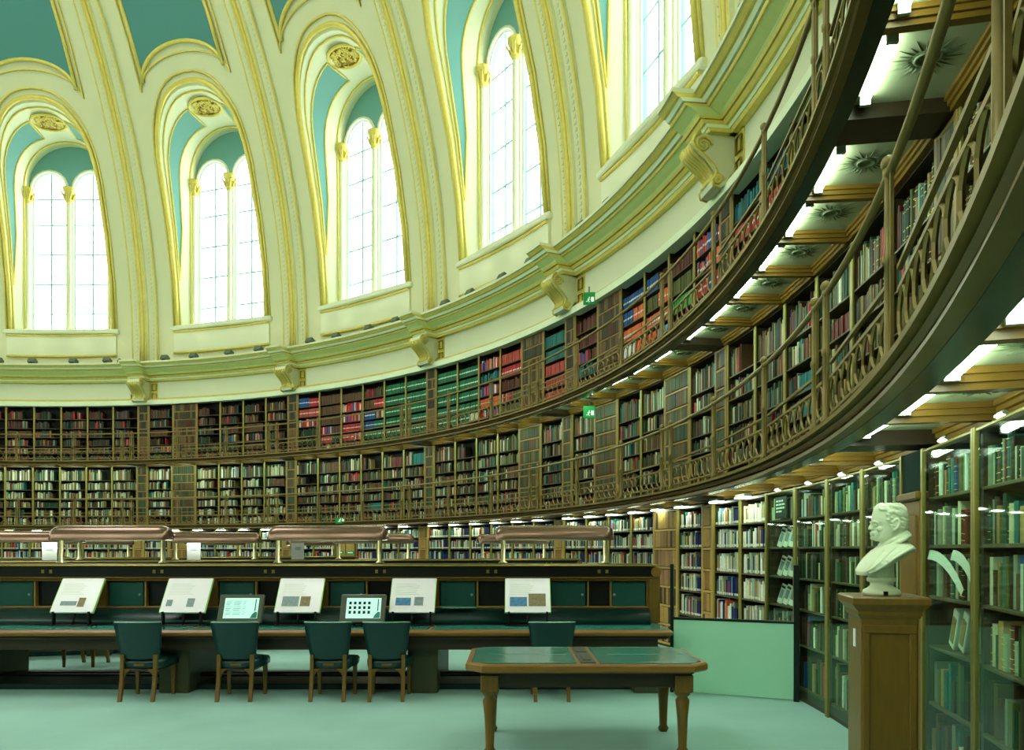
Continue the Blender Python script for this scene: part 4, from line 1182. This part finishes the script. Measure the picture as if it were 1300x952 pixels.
# display panels and screens
def panel(px0, px1, Y, label, pics):
    xb = (px0 - 650) / 1006 * Y; wd = (px1 - px0) / 1006 * Y
    e = thing('display_panel', (xb + wd / 2, Y, .776), 0, label, 'display panel', 'tilted display panels')
    M = Matrix.Translation((0, 0, .165)) @ Matrix.Rotation(D(-36), 4, 'X')
    L = .50
    b = obj('board', MB().bbox(-wd / 2, wd / 2, 0, .028, 0, L, .003, M=M), 'white', e)
    for s in (-1, 1): obj('edge', MB().box(s * (wd / 2 + .001), s * (wd / 2 + .007), 0.001, .032, .002, L - .002, M=M), 'green_edge', b)
    for x0, x1, z0, z1, m in pics: obj('picture', MB().box(x0 * wd, x1 * wd, -.003, .001, z0 * L, z1 * L, M=M), m, b)
    for s in (-1, 1):
        obj('foot', MB().bbox(s * wd * .42 - .012, s * wd * .42 + .012, -.02, .04, 0, .175, .004), 'black', e)
    obj('back_leg', MB().tube([(0, .03, .0), (0, .12, .22)], .014, 6), 'black', e)
    obj('base_bar', MB().bbox(-wd / 2, wd / 2, -.02, .10, 0, .014, .003), 'black', e)
    tl = MB()
    for j in range(6): tl.box(-.40 * wd, (.06 + .1 * ((j * 7) % 4) / 4) * wd, -.002, .001, (.82 - j * .06) * L, (.835 - j * .06) * L, M=M)
    tag(obj('text_block', tl, 'paper', b), kind='stuff')
    return e
PY = 9.62
panel(63, 117, PY, 'white display panel with one faint oval and one small picture, by the lone chair', [(-.33, .05, .2, .32, 'photo_grey'), (.08, .24, .16, .42, 'photo_brown')])
panel(202, 259, PY, 'white display panel with two small grey pictures, beside the text screen', [(-.4, -.27, .18, .36, 'photo_grey'), (.06, .22, .16, .40, 'photo_grey')])
panel(348, 405, PY, 'white display panel standing between the two dark screens', [(-.37, .0, .18, .46, 'photo_grey'), (.04, .26, .18, .46, 'photo_brown')])
panel(494, 551, PY, 'white display panel with a blue picture and a dark one', [(-.38, -.04, .2, .42, 'photo_blue'), (.04, .24, .2, .44, 'photo_grey')])
panel(641.5, 699, PY, 'white display panel with two colour pictures, behind the chair by the table', [(-.40, -.02, .18, .44, 'photo_blue'), (.02, .40, .18, .54, 'photo_brown')])
def screen(px0, px1, Y, label, icons):
    xb = (px0 - 650) / 1006 * Y; wd = (px1 - px0) / 1006 * Y
    e = thing('screen', (xb + wd / 2, Y, .776), 0, label, 'screen', 'tilted touch screens')
    M = Matrix.Translation((0, 0, .055)) @ Matrix.Rotation(D(-24), 4, 'X')
    h = .36
    obj('casing', MB().bbox(-wd / 2, wd / 2, 0, .05, 0, h, .008, M=M), 'bezel', e)
    g = obj('display', MB().box(-wd * .37, wd * .40, -.004, .002, h * .14, h * .86, M=M), 'screen', e)
    m = MB()
    if icons:
        for r in range(3):
            for c in range(5):
                x = -.31 + c * .105; z = .68 - r * .165
                m.box(x * wd, (x + .055) * wd, -.007, -.003, (z - .05) * h, (z + .05) * h, M=M)
        tag(obj('icon', m, 'ink', g), kind='stuff')
    else:
        for r in range(8):
            for x0, x1 in ((-.33, -.20), (-.16, .02), (.06, .12)): m.box(x0 * wd, (x1 - .02 * (r % 3)) * wd, -.006, -.003, (.74 - r * .065) * h, (.753 - r * .065) * h, M=M)
        tag(obj('text_line', m, 'screen_green', g), kind='stuff')
    m = MB(); m.box(wd * .325, wd * .345, -.007, -.003, h * .40, h * .82, M=M); obj('menu_bar', m, 'ink', g)
    obj('corner_mark', MB().prism([(wd * .24, h * .15), (wd * .39, h * .15), (wd * .39, h * .36), (wd * .34, h * .37), (wd * .28, h * .28)], -.006, -.003, M=M), 'screen_green', g)
    obj('stand', MB().bbox(-.1, .1, .02, .16, 0, .02, .004), 'black', e)
    obj('neck', MB().tube([(0, .08, .01), (0, .12, .2)], .025, 8), 'black', e)
SY = 9.50
screen(274.5, 331, SY, 'tilted dark-framed screen showing green lines of text', False)
screen(430.5, 488, SY, 'tilted dark-framed screen showing a grid of dark icons', True)
pen = tag(link('stylus', MB().tube([(-.09, 0, .008), (.09, 0, .008)], [.004, .008], 6).mesh('stylus', 'lamp_case'), None, ((398 - 650) / 1006 * 9.35, 9.35, .776), D(-20)), 'small bright stylus lying on the desk beside the text screen', 'stylus')
rl = tag(link('ruler', MB().bbox(-.13, .13, -.012, .012, 0, .008, .002).mesh('ruler', 'wood_long'), None, ((258 - 650) / 1006 * 9.3, 9.3, .776), D(35)), 'short wooden ruler lying aslant on the desk edge', 'ruler')

# small table
tb = thing('table', (0, 0, 0), 0, 'small wooden table with two green leather panels and a central ink tray', 'table')
def cham(x0, x1, y0, y1, c): return [(x0 + c, y0), (x1 - c, y0), (x1, y0 + c), (x1, y1 - c), (x1 - c, y1), (x0 + c, y1), (x0, y1 - c), (x0, y0 + c)]
tx0, tx1, ty0, ty1 = -.385, 1.62, 6.42, 7.62
tp = MB(); pts = cham(tx0, tx1, ty0, ty1, .14)
ctr = ((tx0 + tx1) / 2, (ty0 + ty1) / 2)
def shr(s): return [(ctr[0] + (x - ctr[0]) * (1 - s), ctr[1] + (y - ctr[1]) * (1 - s * 1.6)) for x, y in pts]
tp.loft([[(x, y, .70) for x, y in shr(.012)], [(x, y, .715) for x, y in pts], [(x, y, .755) for x, y in pts], [(x, y, .77) for x, y in shr(.012)]], caps=True, smooth=False)
obj('table_top', tp, 'wood_long', tb)
def inset(x0, x1, lc, rc):
    c = .12; y0, y1 = ty0 + .05, ty1 - .05
    p = [(x0 + (c if lc else 0), y0), (x1 - (c if rc else 0), y0), (x1, y0 + (c if rc else 0)), (x1, y1 - (c if rc else 0)), (x1 - (c if rc else 0), y1), (x0 + (c if lc else 0), y1), (x0, y1 - (c if lc else 0)), (x0, y0 + (c if lc else 0))]
    q = obj('leather_panel', MB().loft([[(x, y, .768) for x, y in p], [(x, y, .775) for x, y in p]], caps=True, smooth=False), 'leather_top', tb)
    m = MB()
    for yy0 in (y0 + .03, (y0 + y1) / 2, y1 - .05): m.box(x0 + .12, x1 - .05, yy0, yy0 + .02, .773, .7765)
    tag(obj('tooled_line', m, 'leather_edge', q), kind='stuff')
inset(tx0 + .05, .53, True, False); inset(.72, tx1 - .05, False, True)
tr = obj('ink_tray', MB().bbox(.56, .69, ty0 + .08, ty1 - .08, .766, .777, .003), 'leather_dark', tb)
obj('well', MB().bbox(.575, .675, 7.15, 7.5, .772, .782, .003), 'black', tr); obj('well', MB().bbox(.59, .66, 6.62, 6.95, .772, .782, .003), 'black', tr)
obj('apron', MB().bbox(tx0 + .16, tx1 - .16, ty0 + .14, ty1 - .14, .56, .70, .01), 'wood_dark', tb)
obj('moulding', MB().bbox(tx0 + .12, tx1 - .12, ty0 + .10, ty1 - .10, .675, .70, .008), 'wood_dark', tb)
lg = MB().lathe([(.035, 0), (.05, .03), (.035, .06), (.045, .3), (.06, .45), (.04, .48), (.065, .5), (.07, .56)], 12).mesh('leg', 'wood')
blk = MB().bbox(-.075, .075, -.075, .075, .52, .67, .008).mesh('leg_block', 'wood')
for x in (tx0 + .2, tx1 - .2):
    for y in (ty0 + .18, ty1 - .18): l = link('leg', lg, tb, (x, y, 0)); link('leg_block', blk, l)

# mint screen and its posts
sc = thing('low_screen', (0, 0, 0), 0, 'pale mint screen with dark top rail between the desk end and glazed cases', 'screen')
pa, pb = Vector((1.915, 9.48, 0)), Vector((3.19, 8.88, 0))
d = (pb - pa); L = d.length; d.normalize(); ang = math.atan2(d.y, d.x)
Ms = Matrix.Translation(pa) @ Matrix.Rotation(ang, 4, 'Z')
obj('mint_panel', MB().bbox(.02, L - .02, -.012, .012, .02, .87, .004, M=Ms), 'mint', sc)
obj('top_rail', MB().bbox(.0, L, -.02, .02, .87, .90, .006, M=Ms), 'post_dark', sc)
obj('post', MB().bbox(-.02, .02, -.02, .02, 0, 1.53, .004, M=Ms), 'post_dark', sc)
obj('post', MB().bbox(L - .03, L + .03, -.03, .03, 0, 1.53, .004, M=Ms), 'post_dark', sc)

# pedestal
pd = thing('pedestal', (2.30, 4.93, 0), D(-13), 'brown wooden pedestal carrying the marble bust', 'pedestal')
obj('shaft', MB().bbox(-.16, .16, -.20, .20, .08, 1.33, .006), 'wood', pd)
obj('base', MB().bbox(-.20, .20, -.24, .24, 0, .1, .012), 'wood', pd)
cpm = MB(); cpm.loft([[(-.165 - g, -.205 - g, z), (.165 + g, -.205 - g, z), (.165 + g, .205 + g, z), (-.165 - g, .205 + g, z)] for g, z in ((0, 1.29), (.012, 1.31), (.012, 1.33), (.045, 1.37), (.05, 1.375), (.05, 1.41), (.04, 1.42))], caps=True, smooth=False)
obj('cap', cpm, 'wood', pd)
for x0, x1, z0, z1 in ((-.15, .15, 1.20, 1.25), (-.15, .15, .12, .2), (-.15, -.11, .2, 1.2), (.11, .15, .2, 1.2)): obj('front_panel_frame', MB().bbox(x0, x1, -.214, -.198, z0, z1, .004), 'wood', pd)
tag(obj('label_card', MB().box(-.166, -.158, -.06, .0, 1.10, 1.21), 'white', pd), 'small white label')

# marble bust
def bust():
    U = .000709
    X = lambda u: (u - 290) * U
    Z = lambda v: (865 - v) * U
    mb = MB()
    def ring(v, f, b, hw, n=28, e=2.0, taper=0.0):
        c = (f + b) / 2; r = (b - f) / 2; out = []
        for j in range(n):
            t = 2 * math.pi * j / n; ct, s_ = math.cos(t), math.sin(t)
            x = c + r * math.copysign(abs(ct) ** (2 / e), ct); y = hw * math.copysign(abs(s_) ** (2 / e), s_)
            if ct < 0: y *= 1 - taper * ct * ct
            out.append((X(x), y, Z(v)))
        return out
    head = [(66, 310, 410, .03, .0), (76, 272, 446, .055, .0), (92, 246, 468, .070, .05), (120, 226, 484, .078, .1), (160, 215, 494, .082, .12), (200, 208, 499, .083, .14), (228, 207, 500, .082, .15),
            (246, 214, 499, .080, .18), (262, 220, 497, .078, .18), (285, 220, 493, .076, .14), (310, 215, 482, .072, .12), (330, 214, 470, .068, .12), (350, 215, 452, .064, .12), (368, 211, 430, .058, .12), (384, 220, 408, .048, .05), (396, 250, 390, .034, .0)]
    mb.loft([ring(v, f, b, w, taper=tp) for v, f, b, w, tp in head], caps=True)
    neck = [(270, 310, 488, .058), (330, 290, 490, .060), (380, 278, 503, .066), (420, 280, 518, .074), (460, 272, 525, .09), (500, 280, 470, .09)]
    mb.loft([ring(*h) for h in neck], caps=True)
    tors = [(395, 410, 505, .05), (420, 306, 520, .10), (440, 274, 535, .15), (460, 254, 541, .183), (480, 238, 520, .196), (510, 210, 465, .20), (550, 174, 398, .197), (590, 144, 338, .185), (630, 116, 280, .16), (660, 99, 230, .125), (690, 96, 172, .08)]
    mb.loft([ring(*h, n=32, e=2.25) for h in tors], caps=True)
    sup = [(480, 250, 420, .09), (600, 195, 390, .08), (660, 190, 392, .078), (735, 180, 398, .078)]
    mb.loft([ring(*h) for h in sup], caps=True)
    def at_v(tab, v):
        for a, b in zip(tab, tab[1:]):
            if a[0] <= v <= b[0]:
                q = (v - a[0]) / (b[0] - a[0]); return [a[i] + (b[i] - a[i]) * q for i in (1, 2, 3)]
    def blob(u, y, v, ru, ry, rv): mb.ball((X(u), y, Z(v)), 1.0, 10, sq=(ru * U, ry, rv * U))
    mb.loft([[(X(u0), y, Z(v)) for u0, y in ((f, 0), (f + 5, w * .55), (f + 22, w), (f + 60, w * 1.2), (f + 60, -w * 1.2), (f + 22, -w), (f + 5, -w * .55))] for v, f, w in ((226, 210, .012), (240, 200, .009), (256, 190, .010), (270, 182, .012), (281, 178, .015), (290, 184, .016), (298, 206, .012))], caps=True)
    for y in (-1, 1):
        mb.tube([(X(u), y * yy, Z(v)) for u, yy, v in ((212, .010, 236), (208, .024, 228), (216, .042, 228), (240, .058, 238))], [.005, .006, .006, .004], 6)      # brow
        blob(226, y * .030, 256, 11, .013, 10)                                                         # eye
        mb.tube([(X(u), y * yy, Z(v)) for u, yy, v in ((220, .016, 258), (213, .030, 249), (226, .046, 258))], .004, 5)   # upper lid
        mb.tube([(X(u), y * yy, Z(v)) for u, yy, v in ((220, .018, 266), (215, .030, 270), (226, .044, 266))], .003, 5)   # lower lid
        blob(250, y * .050, 290, 30, .012, 20)                                                         # cheek bone
        blob(238, y * .036, 332, 22, .016, 30)
        ear = [(X(365 + 26 * math.cos(t) + 12 * math.sin(t)), y * (.083 + .008 * max(0, math.cos(t))), Z(255 - 46 * math.sin(t))) for t in [k * math.pi / 8 for k in range(16)]]
        mb.tube(ear, .0075, 6, closed=True); blob(362, y * .079, 258, 20, .008, 38); blob(352, y * .082, 300, 14, .008, 14)
        blob(186 + 6, y * .012, 288, 9, .007, 8)                                                       # nostril wing
    mb.tube([(X(u), y, Z(v)) for u, y, v in ((222, -.027, 326), (208, -.014, 320), (205, 0, 319), (208, .014, 320), (222, .027, 326))], .0065, 6)
    mb.tube([(X(u), y, Z(v)) for u, y, v in ((222, -.025, 330), (209, -.013, 337), (207, 0, 339), (209, .013, 337), (222, .025, 330))], .0068, 6)
    blob(216, 0, 366, 18, .024, 18)
    # hair: wavy locks combed back over the skull
    rr = random.Random(8)
    for k in range(260):
        v = rr.uniform(70, 305); t = rr.uniform(-math.pi, math.pi); pts = []; dt = rr.uniform(.08, .13) * (1 if t > 0 else -1) * -1
        dv = rr.uniform(-2, 9); ph = rr.uniform(0, 6); ok = True
        for q in range(6):
            row = at_v(head, min(max(v, 66), 390)); f, b, hw = row
            c = (f + b) / 2; r = (b - f) / 2; u = c + r * math.cos(t) * 1.01; y = hw * math.sin(t) * 1.02
            hair_line = 230 + max(0, v - 96) * .50
            if u < hair_line + 8 and v > 78: ok = False
            if 318 < u < 405 and v > 200 and abs(y) > .045: ok = False
            if v > 240 and u < 420: ok = False
            pts.append((X(u), y, Z(v)))
            t += dt; v += dv + 5 * math.sin(ph + q * 1.3)
        if ok: mb.tube(pts, [.004, .0085, .0095, .009, .007, .004], 6)
    for y in (-1, 1):                                                                                # side locks before the ear
        for u, v in ((318, 150), (308, 172), (322, 196), (312, 216), (330, 232), (338, 262)): mb.tube([(X(u - 18), y * .079, Z(v - 10)), (X(u - 4), y * .085, Z(v)), (X(u + 20), y * .084, Z(v + 6))], [.005, .010, .006], 6)
    # collar and lapels laid on the chest
    def on_chest(u, v):
        f, b, hw = at_v(tors, v); c = (f + b) / 2; r = (b - f) / 2; q = min(1, abs((u - c) / r))
        return hw * (1 - q ** 2.25) ** (1 / 2.25)
    for y in (-1, 1):
        mb.tube([(X(u), y * yy, Z(v)) for u, yy, v in ((272, .012, 452), (302, .046, 428), (350, .072, 395), (410, .080, 360), (470, .058, 335), (500, .02, 328))], [.010, .013, .015, .016, .016, .015], 8)
        mb.tube([(X(u), y * yy, Z(v)) for u, yy, v in ((290, .03, 462), (330, .075, 440), (380, .095, 405), (440, .095, 372), (490, .06, 352))], [.010, .013, .014, .014, .012], 8)
        def lay(path, r): mb.tube([(X(u), y * (on_chest(u, v) + .002), Z(v)) for u, v in path], r, 6)
        lay(((470, 452), (420, 470), (360, 500), (300, 540), (240, 590), (190, 635), (140, 668)), .009)
        lay(((330, 450), (290, 480), (240, 530), (200, 575), (160, 620), (122, 655)), .007)
        lay(((240, 590), (252, 572), (244, 556)), .007)
        lay(((262, 470), (222, 515), (184, 560), (150, 605), (120, 650)), .006)
        lay(((500, 470), (440, 500), (390, 540), (330, 585), (265, 632), (200, 665)), .006)
    blob(505, 0, 350, 24, .06, 36)
    return mb
me = bust().mesh('bust_figure', 'marble')
tmp = bpy.data.objects.new('bust_raw', me); COL.objects.link(tmp)
md = tmp.modifiers.new('r', 'REMESH'); md.mode = 'VOXEL'; md.voxel_size = .0035; md.use_smooth_shade = True
ms = tmp.modifiers.new('s', 'SMOOTH'); ms.factor = .5; ms.iterations = 2
dg = bpy.context.evaluated_depsgraph_get(); dg.update()
me2 = bpy.data.meshes.new_from_object(tmp.evaluated_get(dg), depsgraph=dg)
bpy.data.objects.remove(tmp)
me2.materials.clear(); me2.materials.append(MATS['marble'])
for p in me2.polygons: p.use_smooth = True
bs = thing('bust', (2.275, 4.88, 1.42), D(-6), 'white marble bust of a man with thick hair in profile on pedestal', 'bust')
link('figure', me2, bs)
sk = MB(); sk.lathe([(.108, 0), (.110, .02), (.105, .034), (.085, .045), (.066, .06), (.064, .078), (.078, .085), (.084, .09), (.084, .108), (.07, .115)], 28, c=((290 - 290) * .000709, 0, 0))
so = obj('socle', sk, 'marble', bs)
obj('number_tag', MB().box(-.025, .0, -.114, -.104, .004, .03), 'black', so)
